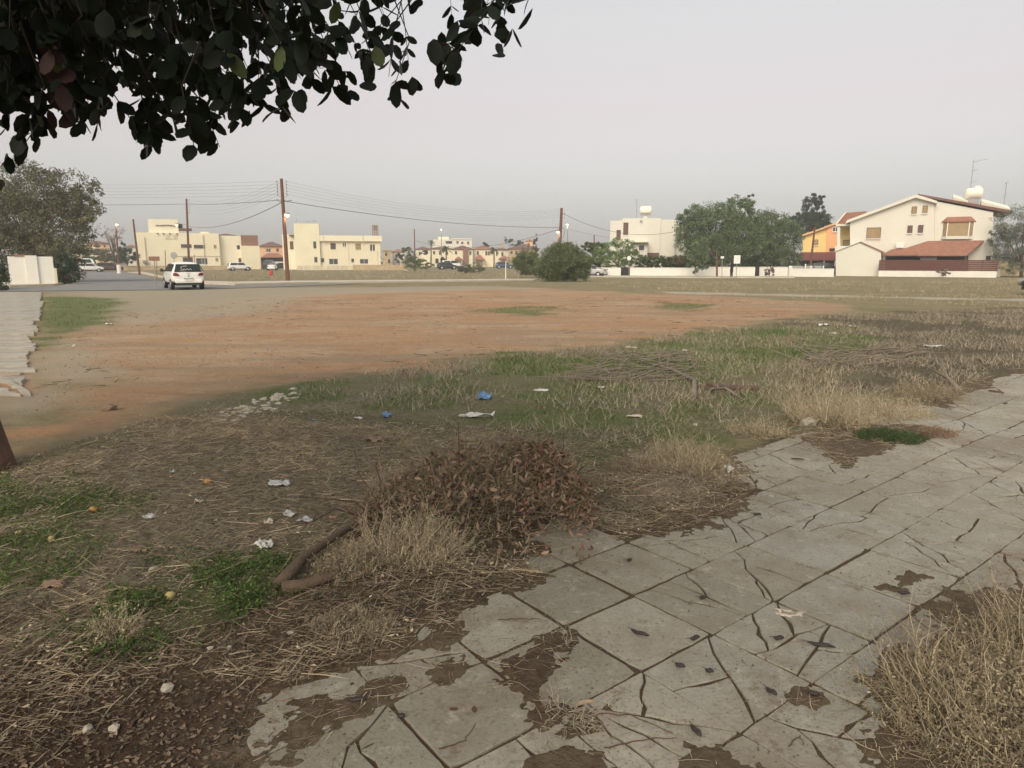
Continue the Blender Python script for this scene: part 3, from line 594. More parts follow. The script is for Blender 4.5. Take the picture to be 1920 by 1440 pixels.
villa('tan villa with wide brown roof behind the paired big shrubs', 200, 954, 1010, 466, 457, M_tanwall, M_tile2, [(957, 961, 471, 477), (966, 971, 471, 478)], chim=(938, 943, 457, 465), porch=(938, 953, 479, 483))
b4 = Bld('apartment_block', 'white flat-roofed apartment block rising behind the cream houses', 'building', 260, 850)
b4.wall(812, 885, 449, None, 12, M_white, [(836, 848, 452, 457, 'dark'), (856, 860, 452, 457), (865, 869, 453, 458), (876, 880, 453, 458)]); b4.box('roof_parapet', 846, 886, 447, 449, -.3, 12, M_whitewall); b4.box('roof_room', 822, 842, 444, 449, 3, 8, M_cream2)
b5 = Bld('water_tower', 'slim pink tower with a red tiled cap beside the cypress', 'tower', 250, 993); b5.wall(986, 1001, 452, None, 4, M_peach, [(989, 993, 456, 460, 'dark')]); b5.hip('roof', 986, 1001, 448.5, 452, 0, 4, M_tile, .2)
# --- far left houses
b6 = Bld('gabled_house', 'small cream gabled house glimpsed under the big left tree', 'house', 170, 160)
p = [b6.P(133, 500, 0), b6.P(184, 500, 0), b6.P(184, 466, 0), b6.P(158, 456, 0), b6.P(133, 465, 0)]; MB().prism(p, 0, 8).build('wall', M_cream2, b6.root)
for sgn, (xa, ya) in ((0, (131, 467)), (1, (186, 468))):
    a = b6.P(xa, ya, 0); c = b6.P(158, 455.5, 0); MB().prism([a, c, (c[0], c[1] - .35), (a[0], a[1] - .35)], -.5, 8.4).build('roof', M_white, b6.root)
for x in (144, 148, 152): b6.window(b6.X(x), b6.X(x + 3), b6.Zz(477), b6.Zz(469), -.16, 'white')
b7 = villa('brown roofed house behind the bare tree on the left', 185, 165, 205, 456, 451, M_peach, M_tile2, [(170, 174, 459, 464), (180, 184, 459, 464), (195, 199, 459, 464)])
b8 = villa('pale house at the left end of the long cream block', 190, 238, 254, 462, 458, M_white, M_tile, [(242, 246, 466, 471)])
# --- white modern house
b9 = Bld('modern_house', 'white flat-roofed modern house with water tank on its roof', 'house', 96, 1205)
b9.wall(1143, 1166, 413, None, 9, M_white, [(1155, 1163, 431, 450, 'brown')]); b9.wall(1165, 1237, 409, None, 10, M_white, [(1167.5, 1177, 417, 440.5, 'brown')], dy=-.3)
b9.wall(1236, 1265, 412, None, 9, M_white, dy=-.15); b9.wall(1264, 1286, 419, None, 8, M_white, [], dy=.3)
b9.wall(1183, 1214, 454.6, None, 1.5, M_white, [(1198, 1207.5, 460, 469.5, 'glass'), (1198, 1207, 477, 486, 'white')], dy=-1.6); b9.box('canopy', 1182, 1215, 452.8, 454.5, -2.4, -.31, M_white)
b9.box('garage_door', 1209, 1236, 474, 486, -.42, -.31, M_shutb)
x, z = b9.P(1211, 394, 4); MB().lathe([(.2, -.85), (.48, -.75), (.56, -.6), (.56, .6), (.48, .75), (.2, .85)], (x, 4, z), 'x', 20).build('water_tank', M_tank, b9.root, True)
zr = b9.Zz(409, 4); q = MB()
for dx in (-.6, .6): q.box(x + dx - .06, x + dx + .06, 3.6, 3.72, zr, z - .3); q.box(x + dx - .06, x + dx + .06, 4.3, 4.42, zr, z - .3)
q.box(x - .75, x + .75, 3.55, 4.45, z - .66, z - .55); q.build('tank_stand', M_metal, b9.root); MB().box(x - .25, x + .25, 3.8, 4.2, zr, z - .6).build('tank_plinth', M_white, b9.root)
x, z = b9.P(1193, 409, 3); q = MB(); q.tube([(x, 3, z), (x, 3, z + 2.6)], .03, 5)
for h, w_ in ((2.5, .3), (2.2, .2), (1.0, .22)): q.tube([(x - w_, 3, z + h), (x + w_, 3, z + h)], .025, 5)
q.build('aerial', M_metal, b9.root); x, z = b9.P(1202, 414, -.35); MB().lathe([(.02, -.03), (.16, 0)], (x, -.55, z), 'y', 12).build('satellite_dish', M_metal, b9.root)
# garden walls and gates of the modern house
def gwall(label, Y, px0, px1, pyt, m=M_whitewall, name='garden_wall', th=.22):
    g_ = Bld(name, label, 'wall', Y, (px0 + px1) / 2, 'white garden walls'); g_.wall(px0, px1, pyt, None, th, m); g_.box('coping', px0, px1, pyt - .7, pyt, -.04, th + .04, m); return g_
gwall('short white garden wall between the dark garage and black gate', 86, 1127, 1165, 502.2); gwall('long white garden wall left of the big green tree', 85, 1182.5, 1306, 502.5)
gwall('white garden wall between the big green tree and dark doorway', 85, 1306.5, 1418, 501); gwall('short white garden wall right of the dark doorway', 85, 1426, 1480, 501)
def gate(label, Y, px0, px1, pyt, m=M_dark):
    g_ = Bld('metal_gate', label, 'gate', Y, (px0 + px1) / 2); x0, x1, z1 = g_.X(px0), g_.X(px1), g_.Zz(pyt); q = MB(); q.box(x0, x1, .1, .14, -.1, z1 - .05); q.build('panel', m, g_.root)
    q = MB(); q.box(x0, x0 + .07, .04, .12, -.1, z1).box(x1 - .07, x1, .04, .12, -.1, z1).box(x0, x1, .05, .13, z1 - .08, z1 - .003); q.build('frame', M_blackp, g_.root)
gate('black metal gate between two white garden walls', 86, 1165.3, 1182.2, 501); gate('narrow black door in the white wall under the green trees', 85, 1418.3, 1425.7, 500)
g_ = Bld('carport', 'dark carport beside the big round shrub', 'carport', 90, 1118); g_.box('back_wall', 1104, 1127, 486, None, 4, 4.2, M_dark); g_.box('roof', 1100, 1128, 484, 486, -.2, 4.3, M_blackp); g_.box('door', 1116, 1126.6, 501, None, -.1, 0, M_dark)
# --- orange house with awning
b10 = Bld('orange_house', 'orange and yellow house with red awning left of the big gabled villa', 'house', 112, 1545)
p = [b10.P(1505, 525, 0), b10.P(1550, 525, 0), b10.P(1550, 428.5, 0), b10.P(1505, 442, 0)]; MB().prism(p, 0, 9).build('yellow_wall', M_yellow, b10.root)
p = [b10.P(1550, 525, -.2), b10.P(1600, 525, -.2), b10.P(1600, 428, -.2), b10.P(1567, 421, -.2), b10.P(1550, 428, -.2)]; MB().prism(p, -.2, 9).build('orange_wall', M_orange, b10.root)
b10.window(b10.X(1524), b10.X(1533), b10.Zz(460), b10.Zz(449), -.16, 'tan'); b10.window(b10.X(1558), b10.X(1569), b10.Zz(435), b10.Zz(426), -.36, 'white'); b10.window(b10.X(1555), b10.X(1565), b10.Zz(471.5), b10.Zz(465.5), -.36, 'dark')
for pts in ([(1502, 443.5), (1560, 424), (1560, 421.3), (1502, 440)], [(1545, 424.5), (1567, 418.5), (1600, 427), (1600, 429.5), (1567, 421.2), (1545, 427.5)]): MB().prism([b10.P(a, c, -.5) for a, c in pts], -.6, 9.3).build('roof_edge', M_peach, b10.root)
p = [b10.P(1566, 424, 3), b10.P(1585, 400, 3), b10.P(1625, 398, 3), b10.P(1625, 424, 3)]; MB().prism(p, 3, 9).build('roof', M_tile, b10.root); p = [b10.P(1563, 423, 2.8), b10.P(1585, 398.5, 2.8), b10.P(1587, 400, 2.8), b10.P(1566, 424.5, 2.8)]; MB().prism(p, 2.7, 9).build('verge', M_white, b10.root)
x0, z0 = b10.P(1495, 488.5, -6); x1, _ = b10.P(1572, 488, -6); z1 = b10.Zz(474, -.3)
MB().add([(x0, -6, z0), (x1, -6, z0), (x1, -.25, z1), (x0 + .2, -.25, z1), (x0, -6, z0 + .12), (x1, -6, z0 + .12), (x1, -.25, z1 + .1), (x0 + .2, -.25, z1 + .1)], [(0, 1, 2, 3), (4, 5, 6, 7), (0, 1, 5, 4), (1, 2, 6, 5), (2, 3, 7, 6), (3, 0, 4, 7)]).build('awning', mat('awning_red', (.16, .045, .045), .8, .12), b10.root)
for px in (1497, 1521, 1546, 1567): b10.box('awning_post', px, px + 1.3, 488, None, -5.9, -5.8, M_wframe)
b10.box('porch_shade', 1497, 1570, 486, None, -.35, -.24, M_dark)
gw = gwall('low white wall with fence panels in front of the orange house', 84, 1481, 1567, 504); gw.box('pillar', 1481, 1488, 498.5, None, -.08, .3, M_whitewall)
for a, c in ((1489, 1508), (1513, 1527), (1530, 1543)): gw.box('fence_panel', a, c, 498.5, 503, .08, .12, M_metal)
for a in (1511, 1521.5, 1545): gw.box('pier', a, a + 2.4, 495 if a < 1520 else 498, 503.2, .02, .2, M_whitewall)
# --- big gabled villa, right
b11 = Bld('gabled_villa', 'big white gabled villa with terracotta terrace roof on the right', 'house', 88, 1720)
WP = b11.P
def poly_wall(nm, pts, dy, depth, m, holes=()):
    o = MB().prism([WP(a, c, dy) for a, c in pts], dy, dy + depth).build(nm, m, b11.root)
    for h in holes: b11.window(b11.X(h[0], 470, dy), b11.X(h[1], 470, dy), b11.Zz(h[3], dy), b11.Zz(h[2], dy), dy - .16, h[4])
poly_wall('gable_wall', [(1594, 530), (1752, 530), (1752, 381.5), (1717, 371), (1594, 413)], 0, 11, M_white, [(1622, 1648.5, 425, 446, 'tan'), (1702, 1711.5, 387, 401, 'tan'), (1722, 1731.5, 386, 400, 'tan'), (1697.5, 1707, 422.5, 437, 'brown'), (1717, 1727, 422, 437, 'brown')])
poly_wall('side_wall', [(1752.2, 530), (1862, 530), (1862, 402), (1752.2, 378)], .8, 10, M_white)
poly_wall('balcony_pier', [(1570, 460), (1575.5, 460), (1575.5, 420), (1570, 420)], .5, .4, M_white); poly_wall('balcony_slab', [(1566, 468), (1594, 468), (1594, 460), (1566, 460)], .3, 3, M_white); poly_wall('balcony_beam', [(1567, 420.5), (1594, 420.5), (1594, 417), (1567, 417)], .3, 3, M_white)
b11.window(b11.X(1575), b11.X(1592), b11.Zz(459), b11.Zz(447), 3, 'tan'); poly_wall('balcony_back', [(1575, 460), (1594, 460), (1594, 420), (1575, 420)], 3.2, .3, M_yellow)
MB().prism([WP(a, c, -.6) for a, c in [(1586, 415.5), (1717, 370.3), (1757, 382.5), (1757, 378), (1718, 364.3), (1588, 409.5)]], -.6, 11.4).build('roof_edge', M_white, b11.root)
MB().prism([WP(a, c, .5) for a, c in [(1717, 366.5), (1897, 405), (1899, 400), (1722, 363.5)]], .5, 11).build('roof', M_tile2, b11.root)
# bay window
x0, z0 = WP(1764, 444, .8); x1, z1 = WP(1828, 418, .8); q = MB(); ins = 1.0 * .6
bay = MB().zprism([(x0, .8), (x0 + .55, .15), (x1 - .55, .15), (x1, .8)], z0 - .35, z0).build('bay_window', M_white, b11.root)
MB().zprism([(x0 + .05, .79), (x0 + .57, .2), (x1 - .57, .2), (x1 - .05, .79)], z0, z1).build('bay_shutter', M_shut, bay)
for xa, ya in ((x0 + .02, .72), (x0 + .52, .14), (x1 - .62, .14), (x1 - .12, .72)): MB().box(xa, xa + .11, ya, ya + .1, z0, z1).build('bay_frame', M_wframe, bay)
MB().add([(x0 - .15, .8, z1), (x0 + .5, 0, z1), (x1 - .5, 0, z1), (x1 + .15, .8, z1), (x0 + .45, .79, z1 + .62), (x1 - .45, .79, z1 + .62)], [(0, 1, 4), (1, 2, 5, 4), (2, 3, 5), (0, 4, 5, 3), (0, 3, 2, 1)]).build('bay_roof', M_tile, bay)
# garden wing with a small gable, terrace roof, fence on a low wall
p = [WP(a, c, -4) for a, c in [(1567, 530), (1652, 530), (1652, 472), (1612.5, 453.5), (1567, 471)]]; MB().prism(p, -4, -.3).build('wing_wall', M_white, b11.root)
MB().prism([WP(a, c, -4.2) for a, c in [(1612.5, 452.6), (1612.5, 451.2), (1565, 469.8), (1565, 471.2)]], -4.2, -.2).build('wing_roof', M_white, b11.root); MB().prism([WP(a, c, -4.2) for a, c in [(1612.5, 451.2), (1612.5, 452.6), (1656, 473), (1656, 471.5)]], -4.2, -.2).build('wing_roof', M_tile, b11.root)
def quadslab(nm, pts, m, th=.15):
    V = [Vector(p) for p in pts]; return MB().add([tuple(v) for v in V] + [tuple(v - Vector((0, 0, th))) for v in V], [(0, 1, 2, 3), (7, 6, 5, 4), (0, 4, 5, 1), (1, 5, 6, 2), (2, 6, 7, 3), (3, 7, 4, 0)]).build(nm, m, b11.root)
def WQ(px, py, dy): x_, z_ = WP(px, py, dy); return (x_, dy, z_)
quadslab('terrace_roof', [WQ(1656, 478, -3.6), WQ(1813, 478, -3.6), WQ(1845, 452, -.3), WQ(1740, 452, -.3)], M_tile); quadslab('terrace_roof', [WQ(1653, 477, -3.7), WQ(1720, 477, -3.7), WQ(1739, 463, -.3), WQ(1672, 467, -.3)], M_tile)
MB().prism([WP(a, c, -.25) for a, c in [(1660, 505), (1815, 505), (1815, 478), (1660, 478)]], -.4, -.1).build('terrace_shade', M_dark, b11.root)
for px in (1655, 1735, 1811): b11.box('terrace_post', px, px + 2.5, 478, None, -3.3, -3.15, M_frame)
b11.box('terrace_table', 1727, 1758, 483, 487.5, -2, -1, M_wframe); poly_wall('rear_annex', [(1815, 530), (1876, 530), (1876, 470), (1850, 452), (1815, 458)], -.2, 5, M_white, [(1850, 1859, 480, 488, 'dark')])
b11.box('garden_wall', 1651, 1874, 508, None, -5.2, -4.95, M_whitewall)
for i in range(6): b11.box('fence_slat', 1650, 1875, 487.6 + i * 3.35, 490.6 + i * 3.35, -5.15, -5.09, M_fence)
for px in np.linspace(1652, 1872, 9): b11.box('fence_post', px, px + 1.6, 487.2, 508.5, -5.085, -4.99, M_fence)
x, z = WP(1688, 459, -.4); MB().box(x - .45, x + .45, -.7, -.35, z - .35, z + .35).build('air_conditioner', M_wframe, b11.root)
x, z = WP(1826, 367, 3); q = MB(); q.lathe([(.2, -.95), (.6, -.85), (.68, -.6), (.68, .6), (.6, .85), (.2, .95)], (x, 3, z), 'x', 20); q.build('water_tank', M_tank, b11.root, True); MB().lathe([(.3, -.4), (.42, -.1), (.42, .3), (.2, .45)], (x + .3, 3, z + .45), 'z', 14).build('cold_tank', M_tank, b11.root, True)
MB().box(x - .6, x + .6, 2.7, 3.3, z - 1.3, z - .6).build('tank_stand', M_metal, b11.root)
for a, c in (((1787, 372), (1815, 381)), ((1840, 382), (1893, 397))):
    pa, pc = WP(*a, 2), WP(*c, 2); MB().add([(pa[0], 2, pa[1]), (pc[0], 2, pc[1]), (pc[0], 2.2, pc[1] - .6), (pa[0], 2.2, pa[1] - .6), (pa[0], 4, pa[1] + .5), (pc[0], 4, pc[1] + .5), (pc[0], 4, pc[1] - .6), (pa[0], 4, pa[1] - .6)], [(0, 1, 5, 4), (0, 3, 2, 1), (2, 3, 7, 6), (4, 5, 6, 7), (0, 4, 7, 3), (1, 2, 6, 5)]).build('solar_panel', M_tank, b11.root)
def aerial(px, py0, py1, dy, bars):
    x_, z0_ = WP(px, py1, dy); z1_ = b11.Zz(py0, dy); q = MB(); q.tube([(x_, dy, z0_ - .8), (x_, dy, z1_)], .035, 5)
    for py, a, c in bars: zz = b11.Zz(py, dy); q.tube([(x_ - a, dy, zz - .1), (x_ + c, dy, zz + .18)], .03, 5)
    q.build('aerial', M_metal, b11.root)
aerial(1820, 306, 352, 4, [(308.5, .1, 1.4), (326, .1, .5), (346, .1, .5)]); aerial(1882, 350, 385, 5, [(351, .2, .2), (371, .15, .15)])
b12 = Bld('brick_wall', 'tan brick wall below the grey tree at the right edge', 'wall', 90, 1890); b12.wall(1876, 1935, 489, None, .3, M_tanwall)
# --- white wall on the left
w4 = Bld('white_wall', 'tall white rendered wall at the left edge under the big tree', 'wall', 46, 60); w4.wall(12, 46, 481, None, .25, M_whitewall); w4.wall(45, 67, 479, None, .35, M_whitewall, dy=-.12); w4.wall(66, 97, 481, None, .25, M_whitewall); w4.box('end_pier', 96.5, 102, 503, None, -.05, .3, M_stain); w4.box('tile_coping', 25, 46, 477.5, 480.9, -.05, .3, M_tile)

# ---------------------------------------------------------------- cars
def car(label, loc, rz, paint, L_=3.65, W_=1.66, H_=1.5, kind='hatch', group=None, simple=False):
    r = empty('parked_car', loc, rz, label, 'car', group)  # length runs along +Y (front), rear at -Y
    hw = W_ / 2; B_ = .62 * H_
    if kind == 'hatch': stn = [(-.5, .34, .56, .82, .57), (-.492, .26, .62, .94, .635), (-.435, .24, .63, .97, .90), (-.37, .23, .63, 1.0, .985), (-.20, .2, .63, 1.0, 1.0), (.1, .2, .62, 1.0, .99), (.24, .2, .60, .99, .62), (.40, .22, .56, .96, .565), (.47, .25, .47, .88, .475), (.5, .32, .40, .75, .405)]
    elif kind == 'suv': stn = [(-.5, .34, .56, .8, .57), (-.49, .27, .6, .92, .62), (-.45, .24, .62, .97, .90), (-.38, .22, .63, 1.0, .985), (-.18, .2, .63, 1.0, 1.0), (.08, .2, .62, 1.0, .97), (.22, .2, .61, .99, .63), (.40, .22, .57, .96, .575), (.47, .25, .48, .9, .485), (.5, .32, .40, .78, .405)]
    else: stn = [(-.5, .34, .58, .8, .585), (-.48, .26, .6, .92, .62), (-.32, .22, .62, .97, .63), (-.20, .2, .63, 1.0, .97), (-.05, .2, .63, 1.0, 1.0), (.1, .2, .62, 1.0, .97), (.24, .2, .60, .99, .62), (.40, .22, .56, .96, .565), (.47, .25, .47, .9, .475), (.5, .32, .40, .75, .405)]
    rings = []
    for y, zb, zl, wf, zr in stn:
        y *= L_; zb *= H_; zl = zl * H_; w_ = hw * wf; zr *= H_; wr = w_ * (.96 if zr - zl < .12 else .74); zr = max(zr, zl + .012)
        half = [(w_ * .86, zb), (w_ * .97, zb + .06), (w_, zb + (zl - zb) * .5), (w_ * .975, zl), (w_ * .94, zl + min(.03, (zr - zl) * .3)), (wr * .97, zl + (zr - zl) * .86), (wr * .86, zr - (zr - zl) * .03), (wr * .45, zr + .012)]
        rings.append([(a, y, c) for a, c in half] + [(-a, y, c) for a, c in half[::-1]])
    k = len(rings[0]); V = [p for rr in rings for p in rr]; Fc = [[i * k + j, i * k + (j + 1) % k, (i + 1) * k + (j + 1) % k, (i + 1) * k + j] for i in range(len(rings) - 1) for j in range(k)] + [list(range(k)), [len(V) - k + j for j in range(k)][::-1]]
    q = MB(); q.add(V, Fc); body = q.build('body', paint, r, True); md = body.modifiers.new('s', 'SUBSURF'); md.levels = 1; md.render_levels = 1
    def lay(nm, pts, m, off, par=r):
        P = [Vector(p) for p in pts]; nn = (P[1] - P[0]).cross(P[2] - P[1]).normalized(); c = sum(P, Vector()) / len(P)
        if nn.dot(c - Vector((0, c.y * .3, H_ * .45))) < 0: nn = -nn
        V = [tuple(p + nn * off) for p in P] + [tuple(p - nn * .02) for p in P]; n_ = len(P)
        return MB().add(V, [list(range(n_)), list(range(n_, 2 * n_))[::-1]] + [[i, (i + 1) % n_, n_ + (i + 1) % n_, n_ + i] for i in range(n_)]).build(nm, m, par)
    if kind == 'hatch': g0, g1, y0, y1 = .64, .92, -.488, -.43
    elif kind == 'suv': g0, g1, y0, y1 = .63, .9, -.488, -.45
    else: g0, g1, y0, y1 = .64, .95, -.315, -.21
    wb, wt = hw * .82, hw * .66
    rw = lay('rear_window', [(-wb, y0 * L_ - .02, g0 * H_), (wb, y0 * L_ - .02, g0 * H_), (wt, y1 * L_ - .03, g1 * H_), (-wt, y1 * L_ - .03, g1 * H_)], M_cglass, .012)
    wy = [(.205, .64), (.115, .95)]; lay('windscreen', [(-hw * .84, .245 * L_, .63 * H_), (hw * .84, .245 * L_, .63 * H_), (hw * .64, .125 * L_, .94 * H_), (-hw * .64, .125 * L_, .94 * H_)], M_cglass, .03)
    for s in (-1, 1):
        rear = -.42 if kind != 'sedan' else -.27
        for ya, yb, yc, yd in ((rear, -.12, -.125, rear + .04), (-.10, .20, .09, -.105)):
            lay('side_window', [(s * hw * .955, ya * L_, .655 * H_), (s * hw * .955, yb * L_, .655 * H_), (s * hw * .755, yc * L_, .92 * H_), (s * hw * .755, yd * L_, .92 * H_)], M_cglass, .02)
        zt = .50 if kind == 'hatch' else .52
        yr = -.493 * L_
        lay('tail_light', [(s * hw * .56, yr - .05, zt * H_), (s * hw * .88, yr + .02, (zt - .005) * H_), (s * hw * .90, yr + .03, (zt + .09) * H_), (s * hw * .80, yr - .0, (zt + .115) * H_), (s * hw * .62, yr - .04, (zt + .09) * H_)], M_red, .03)
        lay('headlight', [(s * hw * .45, .485 * L_, .40 * H_), (s * hw * .82, .475 * L_, .41 * H_), (s * hw * .85, .455 * L_, .47 * H_), (s * hw * .5, .475 * L_, .465 * H_)], M_hl, .03)
        mr = MB(); mr.tube([(s * hw * .95, .17 * L_, .66 * H_), (s * (hw + .08), .165 * L_, .68 * H_)], .03, 6); mr.lathe([(.04, -.05), (.09, -.03), (.1, .03), (.05, .06)], (s * (hw + .12), .165 * L_, .69 * H_), 'y', 10); mr.build('wing_mirror', M_blackp, r, True)
        if not simple: MB().box(s * hw * .995 - .02, s * hw * .995 + .02, -.02 * L_, .02 * L_, .55 * H_, .57 * H_).build('door_handle', M_blackp, r)
    bmp = MB(); bmp.box(-hw * .80, hw * .80, -.505 * L_ - .03, -.47 * L_, .235 * H_, .36 * H_); bev(bmp.build('rear_bumper', paint, r), .04, 3)
    MB().box(-hw * .72, hw * .72, -.5 * L_, .45 * L_, .15 * H_, .24 * H_).build('underbody', M_blackp, r)
    if not simple:
        pl = MB().box(-.20, .20, -.515 * L_ - .025, -.505 * L_, .315 * H_, .375 * H_).build('number_plate', M_plate, r)
        MB().box(-.24, .24, -.503 * L_ - .03, -.49 * L_, .382 * H_, .40 * H_).build('plate_recess', M_blackp, r)
        MB().lathe([(.045, -.01), (.045, .012)], (0, -.50 * L_ - .012, .50 * H_), 'y', 12).build('badge', M_metal, r); MB().box(-.1, .1, -.505 * L_, -.49 * L_, .575 * H_, .59 * H_).build('tailgate_handle', M_rim, r)
        tb = Vector((0, y0 * L_ - .045, g0 * H_)); tt = Vector((0, y1 * L_ - .055, g1 * H_)); q = MB()
        def on(xx, f): p = tb.lerp(tt, f); return (xx, p.y, p.z)
        for xx, f, w2 in ((-.28, .72, .26), (-.36, .60, .1)): q.tube([on(xx, f), on(xx + w2, f + .04)], .013, 5)
        pts = [on(-.36 + .045 * i, .33 + .10 * math.sin(i * 1.9)) for i in range(13)]; q.tube(pts, .011, 5); pts = [on(-.40 + .04 * i, .14 + .05 * math.sin(i * 2.3)) for i in range(7)]; q.tube(pts, .008, 5); q.build('window_writing', M_plate, rw)
        q = MB(); q.tube([on(0, .02), on(.3, .10)], .01, 5); q.build('rear_wiper', M_blackp, rw)
    for s in (-1, 1):
        for yy in (-.31, .315):
            rw_ = .29 if kind != 'suv' else .35; wh = MB().lathe([(rw_ * .62, -.085), (rw_ * .95, -.09), (rw_, -.06), (rw_, .06), (rw_ * .95, .09), (rw_ * .62, .085)], (0, 0, 0), 'x', 20).build('wheel', M_rubber, r, True); wh.location = (s * (hw - .10), yy * L_, rw_)
            MB().lathe([(rw_ * .2, .03), (rw_ * .62, .075), (rw_ * .60, .092), (rw_ * .15, .10)] if s > 0 else [(rw_ * .2, -.03), (rw_ * .62, -.075), (rw_ * .60, -.092), (rw_ * .15, -.10)], (0, 0, 0), 'x', 16).build('rim', M_rim, wh, True)
            MB().lathe([(rw_ * 1.14, -.02), (rw_ * 1.14, .02)], (s * (hw - .035) , yy * L_, rw_ + .01), 'x', 20).build('wheel_arch', M_blackp, r)
    return r
p = gp(315, 544.2); car('white three-door hatchback parked with writing on its rear window', (p.x, p.y + 1.85, p.z + .03), math.radians(34), M_cwhite, 3.65, 1.70, 1.48)
def carat(label, px, py, deg, paint, kind='sedan', s=1.0, Y=None, **k):
    p = gp(px, py) if Y is None else at(px, 500, Y); z = float(gz(p.y)); return car(label, (p.x, p.y + .9, z), math.radians(deg) - math.atan2(p.x, p.y), paint, 4.3 * s, 1.75 * s, (1.6 if kind == 'suv' else 1.45) * s, kind, 'parked cars in the distance', True, **k)
carat('white hatchback parked side-on before the long cream block', 446, 508.5, -80, M_cwhite, 'suv', 1.0, 132)
carat('white car seen from behind left of the tall wooden pole', 507, 508, -4, M_cwhite, 'sedan', 1.0, 136)
carat('dark van parked behind the white car by the peach house', 503, 505, -8, M_cdark, 'suv', 1.25, 150); carat('black car half hidden behind the tall wooden pole', 527, 505, -80, M_cdark, 'sedan', 1.0, 155)
carat('dark car parked between the two low shrubs', 838, 506, -75, M_cdark, 'suv', 1.0, 150); carat('white van glimpsed above the dark car between shrubs', 848, 503, -80, M_cwhite, 'suv', 1.25, 160); carat('dark blue car parked right of the white post', 946, 503, -85, M_cblue, 'suv', 1.0, 165)
carat('silver car nose showing beside the big round shrub', 1106, 517, 75, M_csilv, 'sedan', 1.0, 84)
carat('white minibus parked far left beyond the curving road', 138, 508, 82, M_cwhite, 'suv', 1.45, 128); carat('white pickup-like car below the minibus on the far left', 160, 510.5, -85, M_cwhite, 'sedan', 1.05, 118); carat('dark brown car parked right of the white car far left', 200, 510.5, -88, mat('paint_brown', (.09, .05, .04), .3, .05, coat=.4), 'suv', 1.0, 121)
carat('dark car under the red awning of the orange house', 1555, 500, -80, M_cdark, 'suv', 1.0, 104); carat('dark car under the left part of the red awning', 1530, 500, -80, M_cdark, 'sedan', 1.0, 105)
p = gp(1923, 557); car('dark car cut off by the right edge of the picture', (p.x + 3.05, p.y + 1.2, 0), math.radians(62), M_cdark, 4.2, 1.75, 1.5, 'suv', None, True)

# ---------------------------------------------------------------- poles, lamps, signs, wires
def pole(label, base, top_px, rad=.14, name='utility_pole', m=M_wood, ins=None, Y=None, group=None, cat='pole'):
    b_ = gp(*base) if Y is None else at(base[0], base[1], Y); b_.z = float(gz(b_.y)); t = at(top_px[0], top_px[1], b_.y); r = empty(name, b_, 0, label, cat, group); d = t - b_
    MB().tube([(0, 0, -.3), d * .5, d], [rad, rad * .88, rad * .72], 12).build('shaft', m, r)
    if ins:
        n_, step, side, start = ins; q = MB(); q2 = MB()
        for i in range(n_):
            c = d * (1 - (start + i * step) / d.length)
            for s in ((-1, 1) if side == 0 else (side,)):
                q.tube([c, c + Vector((s * .38, 0, -.02)), c + Vector((s * .38, 0, .08))], .018, 5); q2.lathe([(.03, .06), (.055, .1), (.05, .17), (.02, .2)], c + Vector((s * .38, 0, 0)), 'z', 8)
        q.build('bracket', M_metal, r); q2.build('insulator', M_insul, r)
    return r, b_, t
def lamp(root, base, px, py, arm=True, post=None):
    p = at(px, py, base.y - .1) - base
    q = MB(); q.lathe([(.10, .16), (.22, .10), (.26, .0)], p, 'z', 14); q.build('lamp_hood', M_metal, root)
    MB().lathe([(.05, -.22), (.17, -.14), (.22, -.02), (.10, .03)], p, 'z', 14).build('lamp_bulb', M_lamp, root, True)
    if post is not None: q = MB(); q.tube([post, p + Vector((0, 0, .14))], .03, 6); q.build('lamp_arm', M_metal, root)
    ld = bpy.data.lights.new('lamp_light', 'POINT'); ld.energy = 25; ld.color = (1, .82, .5); ld.shadow_soft_size = .25; lo = link(bpy.data.objects.new('lamp_light', ld), root); lo.location = p + Vector((0, -.05, -.4))
poles = {}
r3, B3, T3 = pole('tall leaning wooden utility pole in front of the cream tower block', (540, 529), (527.5, 335), .17, ins=(5, .26, 0, .35)); d3 = T3 - B3; lamp(r3, B3, 538, 402, post=d3 * .64)
tag(MB().tube([d3 * .80 + Vector((-.5, 0, .05)), d3 * .80 + Vector((-.2, -.1, -.2)), d3 * .80 + Vector((0, -.15, 0)), d3 * .80 + Vector((.35, -.1, -.12)), d3 * .80 + Vector((.75, 0, -.05))], .03, 6).build('cable_loop', M_wire, r3), None)
r2, B2, T2 = pole('wooden utility pole rising behind the white hatchback', (355, 514), (349.5, 372.5), .17, ins=(5, .42, 1, .3)); d2 = T2 - B2; lamp(r2, B2, 331, 421, post=d2 * .66)
r1, B1, T1 = pole('plain slanting wooden pole left of the long cream block', (262, 516), (249.5, 411), .15)
rL, BL, TL = pole('street lamp on a thin post with white base, far left', (224, 513), (217.5, 425), .13, name='street_lamp', cat='street lamp'); lamp(rL, BL, 219, 420); MB().lathe([(.3, -.1), (.28, 1.2), (.2, 1.3)], (0, 0, 0), 'z', 12).build('concrete_base', M_whitewall, rL)
r5, B5, T5 = pole('stout wooden pole behind the big round shrub', (1047, 518), (1053, 390), .22, ins=(2, .4, 1, .8)); d5 = T5 - B5; lamp(r5, B5, 1046, 434, post=d5 * .62)
MB().tube([Vector((-.55, 0, 0)), d5 * .72], .10, 8).build('stay_strut', M_wood, r5)
tag(MB().tube([d5 * .72 + Vector((.1, -.1, 0)), d5 * .70 + Vector((.55, 0, -.1)), d5 * .6 + Vector((.4, 0, -.1)), d5 * .55], .03, 6).build('cable_loop', M_wire, r5))
